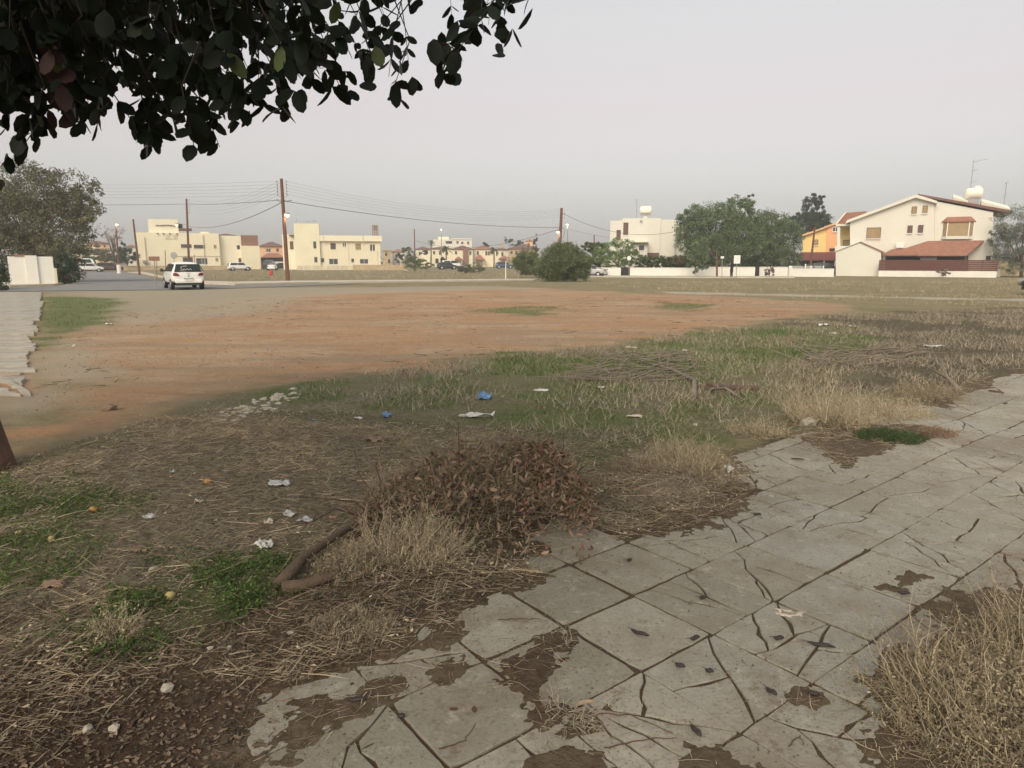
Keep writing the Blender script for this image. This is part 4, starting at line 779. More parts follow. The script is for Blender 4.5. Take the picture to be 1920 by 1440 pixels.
r6, B6, T6 = pole('street lamp right of the stout pole behind the shrub', (1064, 512), (1064, 424), .09, name='street_lamp', m=M_metal, cat='street lamp'); lamp(r6, B6, 1063.5, 420)
r4, B4, T4 = pole('thin distant pole above the left shrub', (778, 506), (777, 429), .13, ins=(2, .6, -1, .4), Y=140)
r7, B7, T7 = pole('short distant pole left of the modern white house', (1114, 512), (1114, 440), .12, Y=115); lamp(r7, B7, 1118.5, 458, post=(T7 - B7) * .8)
r8, B8, T8 = pole('street lamp standing above the cream houses in the centre', (828, 506), (827.5, 434), .1, name='street_lamp', m=M_metal, Y=165, cat='street lamp'); lamp(r8, B8, 827, 429.5)
r9, B9, T9 = pole('leaning wooden pole in front of the orange house', (1517, 521), (1528, 425), .14, Y=86)
r10, B10, T10 = pole('short brown post under the big green tree', (1344.5, 519), (1344, 470), .12, name='wooden_post', Y=80)
pole('bare thin post left of the round sign', (311, 514), (309.5, 469), .07, name='thin_post', m=M_rust); pole('thin post with small box right of the hatchback roof', (365, 516), (364, 477), .06, name='thin_post', m=M_rust)
pole('white marker post in the dry field', (948, 526), (948.5, 491), .05, name='marker_post', m=M_whitewall)
pole('rusty low post beside the rectangular sign', (294, 520), (294, 487), .05, name='thin_post', m=M_rust)
def sign(label, base, pt, w_, h_, shape='rect', m=M_metal, Y=None):
    b_ = gp(*base) if Y is None else at(base[0], base[1], Y); b_.z = float(gz(b_.y)); r = empty('road_sign', b_, 0, label, 'sign'); t = at(pt[0], pt[1], b_.y) - b_
    MB().tube([(0, 0, -.2), t + Vector((0, .05, 0))], .035, 8).build('post', M_metal, r)
    q = MB()
    if shape == 'rect': q.box(t.x - w_ / 2, t.x + w_ / 2, t.y - .02, t.y + .01, t.z - h_ / 2, t.z + h_ / 2)
    else: q.lathe([(w_ / 2, -.02), (w_ / 2, .01)], t, 'y', 24)
    bev(q.build('sign_plate', m, r), .006); return r, t
sign('grey rectangular sign back on a post left of the hatchback', (290, 538), (289, 485), .66, .26, m=M_rust); rs, t = sign('round grey sign above the hatchback roof', (327, 515), (326, 479), .95, .95, 'round', M_metal)
sign('small round white sign beside the black gate', (1179.5, 517.5), (1179.5, 484), .5, .5, 'round', M_wframe, 82); sign('tiny sign on a thin post left of the person', (1354, 517.5), (1354.5, 482.5), .36, .24, 'rect', M_wframe, 77); sign('square white sign right of the standing person', (1380.5, 518), (1382, 486.5), .70, .90, 'rect', M_wframe, 77)
NW = 0
def wire(label, a, b_, sag, rad=.012, group=None):
    a, b_ = Vector(a), Vector(b_); pts = [a.lerp(b_, t) - Vector((0, 0, sag * 4 * t * (1 - t))) for t in np.linspace(0, 1, 14)]
    q = MB(); q.tube([p - a for p in pts], rad, 4); o = q.build('power_line', M_wire); o.location = a; tag(o, label, 'cable', group)
ORD = ['topmost', 'second from top', 'middle', 'second from bottom', 'lowest']
for i in range(5):
    c3 = B3 + d3 * (1 - (.35 + i * .26) / d3.length); lf = at(-60, 342 + i * 6.0, 62)
    wire(ORD[i] + ' thin power line left of the tall wooden pole', c3 + Vector((-.38, 0, .15)), lf, .25, .008, 'power lines left of the tall pole')
    c2 = B2 + d2 * (1 - (.3 + i * .42) / d2.length); wire(ORD[i] + ' thin power line between the two left poles', c2 + Vector((.38, 0, .15)), c3 + Vector((-.3, .05, .1)), .8, .008, 'power lines between the two left poles')
    c5 = B5 + d5 * (1 - (.15 + i * .22) / d5.length); wire(ORD[i] + ' thin power line from tall pole to stout pole', c3 + Vector((.38, 0, .15)), c5, 1.1, .008, 'power lines across the field')
wire('thick cable running left past the big tree at mid height', B2 + d2 * .93, at(-60, 383, 70), .1, .03); wire('thick cable nearly level between the two left poles', B2 + d2 * .93, B3 + d3 * .80, .15, .03)
wire('sagging thick cable from lower on the left pole', B2 + d2 * .64, B3 + d3 * .78, .9, .03); wire('thick cable sloping right from the tall pole to the stout pole', B3 + d3 * .79, B5 + d5 * .72, .6, .032)
wire('thick cable from the stout pole down to the modern house', B5 + d5 * .93, at(1290, 428, 94), 1.6, .03); wire('thin cable from the street lamp to the modern house', B6 + (T6 - B6) * .95, at(1290, 441, 94), 1.0, .02); wire('cable from the distant thin pole to the stout pole', B4 + (T4 - B4) * .72, B5 + d5 * .70, 1.8, .03)
# ---------------------------------------------------------------- leaves, crowns, shrubs
def unit(n_, r):
    d = r.normal(size=(n_, 3)); return d / np.linalg.norm(d, axis=1, keepdims=True)
def leafquads(C_, size, asp, r, droop=0.0, up=None, bend=.25):
    """leaf-shaped quads (base, side, tip, side) at centres C_"""
    n_ = len(C_); d = unit(n_, r); d[:, 2] -= droop; d /= np.linalg.norm(d, axis=1, keepdims=True); s_ = np.cross(d, unit(n_, r)); s_ /= np.linalg.norm(s_, axis=1, keepdims=True) + 1e-9
    L_ = (size * r.uniform(.6, 1.3, n_))[:, None]; nn = np.cross(d, s_)
    V = np.stack([C_ - d * L_ * .5, C_ + s_ * L_ * asp * .5 + nn * L_ * bend * .2, C_ + d * L_ * .5, C_ - s_ * L_ * asp * .5 + nn * L_ * bend * .2], 1)
    return V.reshape(-1, 3), np.arange(n_ * 4).reshape(n_, 4)
def clumps(blobs, n_, r, sub=14, fill=.5):
    """points gathered in many small clumps that sit on and in the big blobs"""
    w_ = np.array([b_[3] * b_[4] * b_[5] for b_ in blobs]) ** .67; w_ = w_ / w_.sum(); out = []
    for b_, ww in zip(blobs, w_):
        m = max(40, int(n_ * ww)); c = np.array(b_[:3]); R_ = np.array(b_[3:6]); k = max(6, int(m / 70 * sub / 14)); cc = unit(k, r) * (fill + (1 - fill) * r.random((k, 1)) ** .6); rad = r.uniform(.14, .30, k)
        i = r.integers(0, k, m); out.append(c + R_ * (cc[i] + unit(m, r) * (rad[i] * r.random(m) ** .5)[:, None]))
    return np.concatenate(out)
M_fol = {k: mat('foliage_' + k, tuple(v * (1.3 if k in ('green', 'bright', 'tam') else 1.1) for v in c), .65, .3, .8, island=.45, trans=.3, spec=.25) for k, c in dict(green=(0.112, 0.150, 0.072), olive=(0.139, 0.139, 0.077), dark=(0.046, 0.073, 0.040), tam=(0.125, 0.152, 0.066), hedge=(0.079, 0.112, 0.040), brownhedge=(0.132, 0.112, 0.053), grey=(0.158, 0.178, 0.125), bare=(0.264, 0.198, 0.158), palm=(0.099, 0.112, 0.046), bright=(0.132, 0.185, 0.066)).items()}
def tree(label, blobs, n_, size, m, trunk=None, tr=.2, asp=.45, droop=0., name='tree', seed=1, cat='tree', limbs=6, group=None, barkm=None, sub=14, fill=.5, crown='crown'):
    r = np.random.default_rng(seed); B_ = np.array(blobs); c0 = B_[:, :3].mean(0)
    base = Vector(trunk) if trunk else Vector((c0[0], c0[1], float(gz(c0[1])))); root = empty(name, base, 0, label, cat, group)
    P = clumps(blobs, n_, r, sub, fill); P = P[P[:, 2] > float(gz(c0[1])) + .03]; V, Fc = leafquads(P, size, asp, r, droop); nmesh(crown, V - np.array(base), Fc, m, root)
    q = MB(); top = Vector(c0) - base; mid = Vector((top.x * .25, top.y * .25, top.z * .55)); q.tube([(0, 0, -.1), mid * .5 + Vector((.05, 0, 0)), mid], [tr, tr * .8, tr * .65], 10)
    q.build('trunk', barkm or M_bark, root)
    q = MB()
    for i in range(limbs):
        b_ = blobs[i % len(blobs)]; e_ = Vector(b_[:3]) + Vector((unit(1, r)[0] * np.array(b_[3:6]) * .7).tolist()) - base; st_ = mid * r.uniform(.55, 1.0); mm = st_.lerp(e_, .5) + Vector((0, 0, .1 * e_.length)); q.tube([st_, mm, e_], [tr * .45, tr * .3, tr * .1], 6)
    q.build('limb', barkm or M_bark, root); return root
def pb(px, py, Y, rx, ry=None, rd=None):                   # blob from pixels: centre and radii in pixels at distance Y
    p = at(px, py, Y); k = Y / F; return (p.x, p.y, p.z, rx * k, (rd or rx) * k, (ry or rx) * k)
# big trees
Yt = 60
tree('tall loose-crowned tree at the left edge behind the white wall', [pb(60, 360, Yt, 75, 60), pb(140, 370, Yt, 45, 50), pb(0, 410, Yt, 80, 70), pb(110, 430, Yt, 70, 55), pb(160, 400, Yt - 2, 28, 30), pb(40, 470, Yt, 70, 50), pb(120, 480, Yt - 2, 45, 45), pb(-60, 380, Yt, 70, 80)], 52000, .27, M_fol['olive'], at(70, 520, Yt)[:2] + (-.3,), .2, .32, .35, seed=3, limbs=14, fill=.25)
tree('dark hedge bush spilling onto the road beside the white wall', [pb(122, 505, 50, 22, 26), pb(140, 518, 49, 10, 12), pb(105, 512, 50, 16, 22)], 7000, .16, M_fol['dark'], at(122, 530, 50)[:2] + (0,), .1, .4, name='hedge', cat='hedge', seed=4)
tree('dark shrub at the extreme left edge before the white wall', [pb(-18, 520, 38, 28, 50), pb(-2, 545, 37, 12, 24)], 9000, .12, M_fol['dark'], at(-20, 568, 38)[:2] + (0,), .08, .4, name='shrub', cat='shrub', seed=5)
tree('bare brownish tree behind the far left street lamp', [pb(214, 438, 165, 20, 14), pb(205, 445, 165, 14, 10)], 1800, .35, M_fol['bare'], None, .2, .12, seed=6, limbs=14, sub=30)
tree('olive garden tree behind the far left street lamp post', [pb(195, 475, 140, 32, 16), pb(215, 480, 140, 25, 16), pb(175, 480, 140, 20, 10)], 5000, .35, M_fol['olive'], None, .2, seed=7); tree('dark green garden bush at the left end of the cream block', [pb(240, 480, 138, 18, 17), pb(232, 465, 140, 10, 12)], 3000, .3, M_fol['dark'], None, .15, seed=8)
Yg = 89
tree('big rounded green tree over the white garden wall', [pb(1345, 430, Yg, 62, 50, 55), pb(1380, 400, Yg, 38, 32), pb(1310, 440, Yg, 42, 42), pb(1345, 470, Yg, 60, 40), pb(1385, 450, Yg, 45, 45), pb(1308, 494, 80, 20, 20), pb(1305, 470, 82, 26, 20), pb(1350, 478, Yg, 52, 22), pb(1395, 475, Yg, 40, 24), pb(1420, 440, Yg + 2, 30, 40), pb(1300, 410, Yg, 30, 25), pb(1400, 376, Yg, 16, 12)], 62000, .24, M_fol['green'], at(1345, 517, Yg)[:2] + (-.35,), .25, .45, .25, seed=9, limbs=12)
tree('second lower green tree right of the big rounded one', [pb(1440, 430, Yg + 4, 42, 35), pb(1465, 455, Yg + 4, 38, 40), pb(1430, 470, Yg + 3, 45, 32), pb(1475, 485, Yg + 3, 26, 24), pb(1420, 495, Yg + 3, 32, 18)], 30000, .25, M_fol['green'], at(1450, 517, Yg + 4)[:2] + (-.35,), .22, .42, .2, seed=10, limbs=10)
tree('dark conical pine behind the orange house', [pb(1520, 420, 125, 38, 22), pb(1522, 395, 125, 22, 26), pb(1530, 375, 125, 14, 12), pb(1500, 412, 125, 18, 12), pb(1548, 412, 125, 14, 10)], 11000, .45, M_fol['dark'], at(1522, 515, 125)[:2] + (-.35,), .3, .25, seed=11, limbs=10)
tree('grey-green feathery tree cut off by the right edge', [pb(1905, 420, 82, 40, 32), pb(1890, 455, 82, 34, 38), pb(1925, 460, 82, 45, 50), pb(1905, 495, 81, 28, 22), pb(1870, 445, 82, 18, 20)], 20000, .2, M_fol['grey'], at(1915, 520, 82)[:2] + (-.35,), .2, .3, .4, seed=12, limbs=8)
tree('small leafy tree in front of the modern white house', [pb(1160, 468, 90, 34, 24), pb(1135, 475, 90, 26, 18), pb(1180, 478, 90, 22, 20), pb(1155, 490, 89, 36, 14)], 9000, .22, M_fol['bright'], at(1158, 512, 90)[:2] + (-.35,), .12, .4, seed=13)
tree('low dark green tree left of the small leafy tree', [pb(1120, 467, 96, 22, 12), pb(1105, 462, 97, 14, 9)], 4000, .25, M_fol['hedge'], None, .12, seed=14)
tree('trimmed mixed hedge along the long white garden wall', [pb(1196 + 14 * i, 493 - 1.5 * (i % 2), 87, 17, 12) for i in range(8)], 16000, .17, M_fol['hedge'], at(1240, 516, 87)[:2] + (-.35,), .08, .45, name='hedge', cat='hedge', seed=15); tree('brownish hedge end beside the big green tree', [pb(1262, 491, 86.5, 20, 11), pb(1283, 488, 86.5, 14, 12)], 4000, .17, M_fol['brownhedge'], at(1270, 516, 86.5)[:2] + (-.35,), .08, .45, name='hedge', cat='hedge', seed=16)
# shrubs on the field
def shrub(label, blobs, n_, size, m, px, py, seed, **k): return tree(label, blobs, n_, size, m, gp(px, py)[:], .06, .16, .25, name='shrub', cat='shrub', seed=seed, limbs=10, fill=.45, crown='foliage', **k)
shrub('big round feathery shrub in front of the stout pole', [pb(1055, 492, 62, 50, 35, 45), pb(1035, 505, 62, 32, 24), pb(1085, 500, 62, 26, 28), pb(1055, 475, 62, 30, 20), pb(1055, 495, 62, 40, 28)], 60000, .2, M_fol['tam'], 1055, 526, 20)
shrub('rounded shrub just left of the big feathery one', [pb(985, 492, 78, 24, 22), pb(1003, 500, 77, 20, 16)], 22000, .22, M_fol['tam'], 985, 514, 21); shrub('wispy green shrub right of the cream tower block', [pb(775, 494, 118, 22, 12), pb(795, 496, 118, 18, 9), pb(768, 486, 118, 10, 9)], 5000, .3, M_fol['tam'], 780, 507, 22)
shrub('low olive shrub beside the dark car in the field', [pb(885, 502, 108, 26, 9), pb(870, 503, 108, 16, 8)], 4500, .26, M_fol['olive'], 885, 511.5, 23); shrub('thin dry shrub against the white wall under green trees', [pb(1442, 510, 78, 13, 9)], 900, .25, M_fol['bare'], 1442, 519, 24)
shrub('dry weed against the low wall of the gabled villa', [pb(1768, 512, 80, 12, 7)], 700, .25, M_fol['bare'], 1768, 519, 25)
# palms, cypress, far trees
def palm(label, px, pyt, pyb, Y, sc, seed):
    r = random.Random(seed); b_ = at(px, pyb, Y); b_.z = float(gz(Y)); t = at(px, pyt, Y) - b_; root = empty('palm_tree', b_, 0, label, 'palm', 'distant palms'); MB().tube([(0, 0, -.2), t * .5 + Vector((.1, 0, 0)), t], [.22, .18, .16], 8).build('trunk', M_barkg, root); q = MB()
    for i in range(22):
        a = r.uniform(0, 6.28); el = r.uniform(-.3, 1.1); d = Vector((math.cos(a) * math.cos(el), math.sin(a) * math.cos(el), math.sin(el))); pts = [t + d * sc * f - Vector((0, 0, 1)) * sc * .55 * f * f for f in (0, .35, .7, 1)]; s_ = d.cross(Vector((0, 0, 1))); s_ = (s_.normalized() if s_.length > .01 else Vector((1, 0, 0))) * sc * .13
        V = [];
        for p, ww in zip(pts, (.3, 1, .8, .1)): V += [p + s_ * ww - Vector((0, 0, .1 * ww)), p, p - s_ * ww - Vector((0, 0, .1 * ww))]
        q.add(V, [(k * 3 + j, k * 3 + j + 1, k * 3 + j + 4, k * 3 + j + 3) for k in range(3) for j in range(2)])
    q.build('fronds', M_fol['palm'], root, fix=False)
palm('tall palm left of the white apartment block', 808, 453, 498, 200, 1.4, 1); palm('bushy palm in front of the cream house', 836, 466, 500, 170, 1.9, 2); palm('palm between the terracotta roof and brown roofed villa', 926, 468, 500, 180, 1.9, 3); palm('short bushy palm right of the wispy shrub', 765, 466, 500, 190, 1.6, 4)
tree('narrow dark cypress beside the pink tower', [pb(1004, 460, 190, 5, 14), pb(1004, 447, 190, 3, 9), pb(1004, 475, 190, 6, 14)], 1500, .5, M_fol['dark'], at(1004, 500, 190)[:2] + (-.35,), .15, .25, name='cypress_tree', seed=31, limbs=2); tree('dark clump of trees behind the brown roofed villa', [pb(964, 455, 240, 12, 7), pb(975, 457, 240, 8, 6), pb(948, 450, 240, 3, 6)], 1500, .6, M_fol['dark'], None, .2, seed=32)
tree('dark tree crown over the terracotta roof', [pb(908, 460, 230, 10, 5)], 800, .6, M_fol['dark'], None, .2, seed=33); tree('small tree before the white house with red roof', [pb(748, 484, 190, 9, 9)], 900, .5, M_fol['dark'], None, .15, seed=34); tree('tan-green tree behind the wispy shrub', [pb(762, 474, 200, 12, 10), pb(790, 472, 200, 12, 6)], 1500, .5, M_fol['palm'], None, .15, seed=35)
tree('small dark tree at the foot of the cream houses', [pb(832, 488, 165, 6, 8)], 700, .4, M_fol['dark'], None, .12, seed=36)
# far band of low town and trees that reads as one mass on the horizon
r = np.random.default_rng(77); P = []
for i in range(240):
    px = r.uniform(-900, 2900); Y = r.uniform(270, 420); c = at(px, 488, Y); P.append(np.array([c.x, Y, 1.2]) + unit(40, r) * np.array([5, 3, 2.6 * r.uniform(.5, 1)]))
V, Fc = leafquads(np.concatenate(P), 1.6, .6, r); tag(nmesh('far_tree_band', V, Fc, M_fol['olive']), 'low band of far trees along the horizon behind the houses', 'trees', kind='stuff')
# red object
p = gp(508, 516); rb = empty('red_barrel', p, 0, 'small red plastic barrel standing in dry grass before the white car', 'barrel'); M_rb = mat('red_plastic', (.55, .07, .05), .5, .1); MB().lathe([(.20, 0), (.24, .06), (.25, .28), (.23, .30), (.25, .33), (.24, .52), (.19, .58)], (0, 0, 0), 'z', 16).build('drum', M_rb, rb, True); MB().lathe([(.19, .575), (.2, .6), (.05, .61)], (0, 0, 0), 'z', 16).build('lid', M_rb, rb, True)

# ---------------------------------------------------------------- person
def person(px, py, hgt):
    b_ = gp(px, py); root = empty('person', b_, math.radians(200), 'person in dark clothes standing on the far footpath by the square sign', 'person'); k = hgt / 1.75
    J = dict(pel=(0, 0, .95), ch=(0, .02, 1.25), nk=(0, .03, 1.46), hd=(0, .01, 1.60), ht=(0, .0, 1.72), ls=(-.19, .02, 1.40), rs=(.19, .02, 1.40), le=(-.34, -.08, 1.22), re=(.33, -.08, 1.24), lw=(-.18, -.26, 1.30), rw=(.16, -.27, 1.30), lh=(-.1, .0, .9), rh=(.1, .0, .9), lk=(-.10, -.03, .5), rk=(.11, .03, .5), la=(-.10, .02, .09), ra=(.13, .06, .09), lf=(-.11, -.14, .04), rf=(.15, -.10, .04))
    R_ = dict(pel=.15, ch=.15, nk=.06, hd=.095, ht=.07, ls=.075, rs=.075, le=.05, re=.05, lw=.035, rw=.035, lh=.10, rh=.10, lk=.065, rk=.065, la=.045, ra=.045, lf=.04, rf=.04)
    names = list(J); ed = [('pel', 'ch'), ('ch', 'nk'), ('nk', 'hd'), ('hd', 'ht'), ('ch', 'ls'), ('ls', 'le'), ('le', 'lw'), ('ch', 'rs'), ('rs', 're'), ('re', 'rw'), ('pel', 'lh'), ('lh', 'lk'), ('lk', 'la'), ('la', 'lf'), ('pel', 'rh'), ('rh', 'rk'), ('rk', 'ra'), ('ra', 'rf')]
    me = bpy.data.meshes.new('body'); me.from_pydata([tuple(c * k for c in J[n_]) for n_ in names], [(names.index(a), names.index(c)) for a, c in ed], []); o = link(bpy.data.objects.new('body', me), root)
    sm = o.modifiers.new('skin', 'SKIN'); me.skin_vertices.new() if not me.skin_vertices else None
    for i, n_ in enumerate(names): me.skin_vertices[0].data[i].radius = (R_[n_] * 1.2 * k, R_[n_] * 1.2 * k * (.75 if n_ in ('pel', 'ch') else 1)); me.skin_vertices[0].data[i].use_root = (n_ == 'pel')
    ss = o.modifiers.new('sub', 'SUBSURF'); ss.levels = 1; ss.render_levels = 2; me.materials.append(mat('dark_clothes', (.025, .025, .03), .9, .2))
    MB().lathe([(.02, .115), (.088, .08), (.10, .0), (.075, -.07), (.05, -.11)], Vector((0, 0, 1.63)) * k, 'z', 14).build('head', mat('skin_tone', (.35, .2, .14), .6, .1), root, True); MB().lathe([(.02, .135), (.10, .085), (.112, .01), (.105, .0)], Vector((0, .012, 1.645)) * k, 'z', 14).build('hair', M_dark, root, True)
    for s in (-1, 1): bev(MB().box((s * .12 - .045) * k, (s * .12 + .045) * k, -.2 * k, .08 * k, 0, .08 * k).build('shoe', M_whitewall, root), .02)
person(1371, 521.2, 1.78)

# ---------------------------------------------------------------- ribbons: straw, grass
def ribbons(P, D, length, width, r, curl=.3, seg=3, lift=0.0, updir=(0, 0, 1)):
    """n bent tapered blades; P base points, D unit directions"""
    n_ = len(P); up = np.array(updir, float); s_ = np.cross(D, up + .3 * unit(n_, r)); s_ /= np.linalg.norm(s_, axis=1, keepdims=True) + 1e-9; b_ = unit(n_, r) * curl; V = np.zeros((n_, seg + 1, 2, 3))
    L_ = length[:, None]
    for k in range(seg + 1):
        t = k / seg; c = P + D * L_ * t + b_ * L_ * t * t; c[:, 2] += lift * length * t * (1 - t); ww = width[:, None] * (1 - .75 * t); V[:, k, 0] = c - s_ * ww; V[:, k, 1] = c + s_ * ww
    i = np.arange(n_)[:, None] * (2 * (seg + 1)); k = np.arange(seg)[None, :] * 2; a = (i + k).ravel(); return V.reshape(-1, 3), np.stack([a, a + 1, a + 3, a + 2], -1)
def curls(P, D, length, width, r, turn=.4, seg=7, zmin=None, flatz=1.0):
    """bent, wandering stalks"""
    n_ = len(P); d = D / (np.linalg.norm(D, axis=1, keepdims=True) + 1e-9); c = P.copy(); bias = unit(n_, r) * turn * .5; V = np.zeros((n_, seg + 1, 2, 3)); st_ = (length / seg)[:, None]
    for k in range(seg + 1):
        s_ = np.cross(d, np.array([.2, .9, .3])); s_ /= np.linalg.norm(s_, axis=1, keepdims=True) + 1e-9; ww = width[:, None] * (1 - .7 * k / seg); V[:, k, 0] = c - s_ * ww; V[:, k, 1] = c + s_ * ww
        d = d + (bias + unit(n_, r) * turn * .7) * np.array([1, 1, flatz]); d /= np.linalg.norm(d, axis=1, keepdims=True); c = c + d * st_
        if zmin is not None: c[:, 2] = np.maximum(c[:, 2], zmin)
    i = np.arange(n_)[:, None] * (2 * (seg + 1)); k = np.arange(seg)[None, :] * 2; a = (i + k).ravel(); return V.reshape(-1, 3), np.stack([a, a + 1, a + 3, a + 2], -1)
M_straw = mat('straw', (.46, .385, .265), .9, .3, 6, island=.5); M_strawg = mat('grey_straw', (.32, .27, .19), .9, .3, 6, island=.5); M_drk = mat('dead_leaf', (.15, .11, .076), .9, .3, 8, island=.55); M_grassb = mat('grass_blade', (.105, .15, .045), .8, .3, 5, island=.45, trans=.15)
M_drygr = mat('dry_grass', (.38, .32, .20), .9, .3, 3, island=.4); M_clod = mat('clod', (.17, .12, .085), .95, .3, 10, island=.4); M_grav = mat('gravel_stone', (.36, .28, .20), .95, .25, 10, island=.4)
def scatter(n_, poly_px, maskf, r, grow=.0):
    P = np.array(gpoly(poly_px)); lo, hi = P.min(0), P.max(0); out = []; tot = 0
    for _ in range(60):
        x = r.uniform(lo[0], hi[0], n_ * 2); y = r.uniform(lo[1], hi[1], n_ * 2); k = inpoly(x, y, P.tolist()); x, y = x[k], y[k]
        if maskf is not None: k = r.random(len(x)) < maskf(x, y); x, y = x[k], y[k]
        out.append(np.stack([x, y], -1)); tot += len(x)
        if tot >= n_: break
    q = np.concatenate(out)[:n_]; return np.c_[q, gheight(q[:, 0], q[:, 1])]
def flat(n_, r, el=.12):
    a = r.uniform(0, 2 * np.pi, n_); e_ = r.normal(0, el, n_); e_ = np.abs(e_); return np.stack([np.cos(a) * np.cos(e_), np.sin(a) * np.cos(e_), np.sin(e_)], -1)
r = np.random.default_rng(101)
cover_soft = lambda x, y: cover(x, y)
LIT = [(-500, 930), (60, 860), (250, 800), (400, 770), (640, 775), (840, 800), (1200, 810), (1300, 840), (1420, 890), (1390, 960), (1150, 1040), (1020, 1080), (800, 1175), (560, 1290), (330, 1260), (100, 1440), (-600, 1440)]
clump = lambda s_, lo, hi: (lambda x, y: np.clip((N2.fbm(x * s_ + 3, y * s_, 3) - lo) / (hi - lo), .04, 1))
def stuff(name, label, V, Fc, m, cat='litter'): return tag(nmesh(name, V, Fc, m), label, cat, kind='stuff')
c1 = clump(1.6, .38, .6); P = scatter(17000, LIT, lambda x, y: c1(x, y) * cover(x, y) * (1 - .9 * zmask('green', x, y)) * np.clip(zmask('litter', x, y) + zmask('dark', x, y), 0, 1), r); P[:, 2] += r.uniform(.0, .035, len(P)) ** 1.3; n_ = len(P)
V, Fc = curls(P, flat(n_, r, .18), r.uniform(.03, .17, n_), r.uniform(.0009, .0024, n_), r, .24, 5, None, .35); stuff('straw_litter', 'pale dry straw strewn over the near ground', V, Fc, M_straw)
P = scatter(24000, LIT, lambda x, y: cover(x, y) * np.clip(zmask('litter', x, y) + zmask('dark', x, y), 0, 1), r); P[:, 2] += r.uniform(0, .02, len(P)); n_ = len(P); V, Fc = curls(P, flat(n_, r, .15), r.uniform(.03, .13, n_), r.uniform(.001, .0028, n_), r, .3, 5, None, .35); stuff('brown_straw', 'brown rotted stalks matted over the near ground', V, Fc, M_strawg)
DK = LIT[:-3] + [(520, 1430), (450, 1650), (-900, 1650)]
P = scatter(30000, DK, lambda x, y: cover(x, y) * (.35 + .65 * zmask('dark', x, y)), r); P[:, 2] += .006; V, Fc = leafquads(P, .027, .5, r, 0, bend=.8); V = V.reshape(-1, 4, 3); V[:, :, 2] = P[:, None, 2] + (V[:, :, 2] - P[:, None, 2]) * .35; V = V.reshape(-1, 3); stuff('leaf_litter', 'dark crumbled leaf litter on the near soil', V, Fc, M_drk)
P = scatter(3500, [(900, 1230), (1070, 1185), (1180, 1370), (1000, 1420), (1100, 1010), (1420, 890), (1300, 870), (1150, 940)], lambda x, y: cover(x, y), r); P[:, 2] += .004; n_ = len(P); V, Fc = ribbons(P, flat(n_, r, .2), r.uniform(.02, .09, n_), r.uniform(.0008, .002, n_), r, .3, 3, .1); stuff('pavement_straw', 'straw and twigs lying on soil over the slabs', V, Fc, M_strawg)
# clods and gravel
def lumps(P, size, r):
    base = np.array([(1, 0, 0), (-1, 0, 0), (0, 1, 0), (0, -1, 0), (0, 0, 1), (0, 0, -1)], float); tri = np.array([(0, 2, 4), (2, 1, 4), (1, 3, 4), (3, 0, 4), (2, 0, 5), (1, 2, 5), (3, 1, 5), (0, 3, 5)]); n_ = len(P)
    V = base[None] * (size[:, None, None] * r.uniform(.5, 1.2, (n_, 6, 1))) * np.array([1, 1, .6]); a = r.uniform(0, 6.28, n_); c, s_ = np.cos(a)[:, None], np.sin(a)[:, None]; V = np.stack([V[..., 0] * c - V[..., 1] * s_, V[..., 0] * s_ + V[..., 1] * c, V[..., 2]], -1) + P[:, None]
    return V.reshape(-1, 3), (np.arange(n_)[:, None, None] * 6 + tri[None]).reshape(-1, 3)
P = scatter(9000, DK, lambda x, y: cover(x, y), r); V, Fc = lumps(P, r.uniform(.002, .009, len(P)), r); stuff('soil_clods', 'small crumbs of reddish soil on the near ground', V, Fc, M_clod)
ORG = [(60, 800), (80, 650), (215, 592), (500, 560), (1250, 552), (1560, 570), (1340, 622), (960, 668), (600, 728), (250, 800)]
P = scatter(9000, ORG, None, r); V, Fc = lumps(P, r.uniform(.004, .018, len(P)) * (.6 + .4 * r.random(len(P))), r); stuff('field_gravel', 'pale gravel scattered over the orange earth', V, Fc, M_grav)
P = scatter(16000, ORG, clump(.9, .4, .6), r); V, Fc = lumps(P, r.uniform(.006, .024, len(P)), r); stuff('earth_clods', 'loose clods scattered over the orange earth', V, Fc, mat('orange_clod', (.33, .21, .125), .95, .3, 10, island=.5))
P = scatter(700, ORG, clump(.5, .45, .6), r); n_ = len(P); V, Fc = curls(P + np.array([0, 0, .01]), flat(n_, r, .1), r.uniform(.06, .3, n_), r.uniform(.003, .007, n_), r, .2, 4, None, .3); stuff('earth_twigs', 'dark bits of stalk lying on the orange earth', V, Fc, M_drk)
P = scatter(1400, [(400, 1440), (600, 1240), (1000, 1090), (1500, 900), (1920, 720), (1920, 1440)], None, r); P[:, 2] = .003; V, Fc = lumps(P, r.uniform(.0015, .006, len(P)), r); stuff('paving_crumbs', 'dark crumbs and seeds scattered on the slabs', V, Fc, M_drk)
wedge = lambda x, y: np.clip(np.max([zone(x, y, P_, f_ * 5 + .06, n_, s_) for P_, f_, n_, s_ in COVER], axis=0) - cover(x, y), 0, 1) ** 1.5
PAVE = [(300, 1500), (560, 1260), (1000, 1050), (1250, 880), (1500, 800), (1920, 690), (2100, 900), (2100, 1500)]
P = scatter(6000, PAVE, wedge, r); P[:, 2] = .002; V, Fc = lumps(P, r.uniform(.001, .0042, len(P)), r); stuff('spilled_soil', 'crumbs of soil spilled over the slab edges', V, Fc, M_clod)
P = scatter(2600, PAVE, wedge, r); P[:, 2] = .004; n_ = len(P); V, Fc = curls(P, flat(n_, r, .1), r.uniform(.01, .06, n_), r.uniform(.0007, .0018, n_), r, .3, 4, .002, .2); stuff('spilled_straw', 'bits of straw lying on the slab edges', V, Fc, M_strawg)
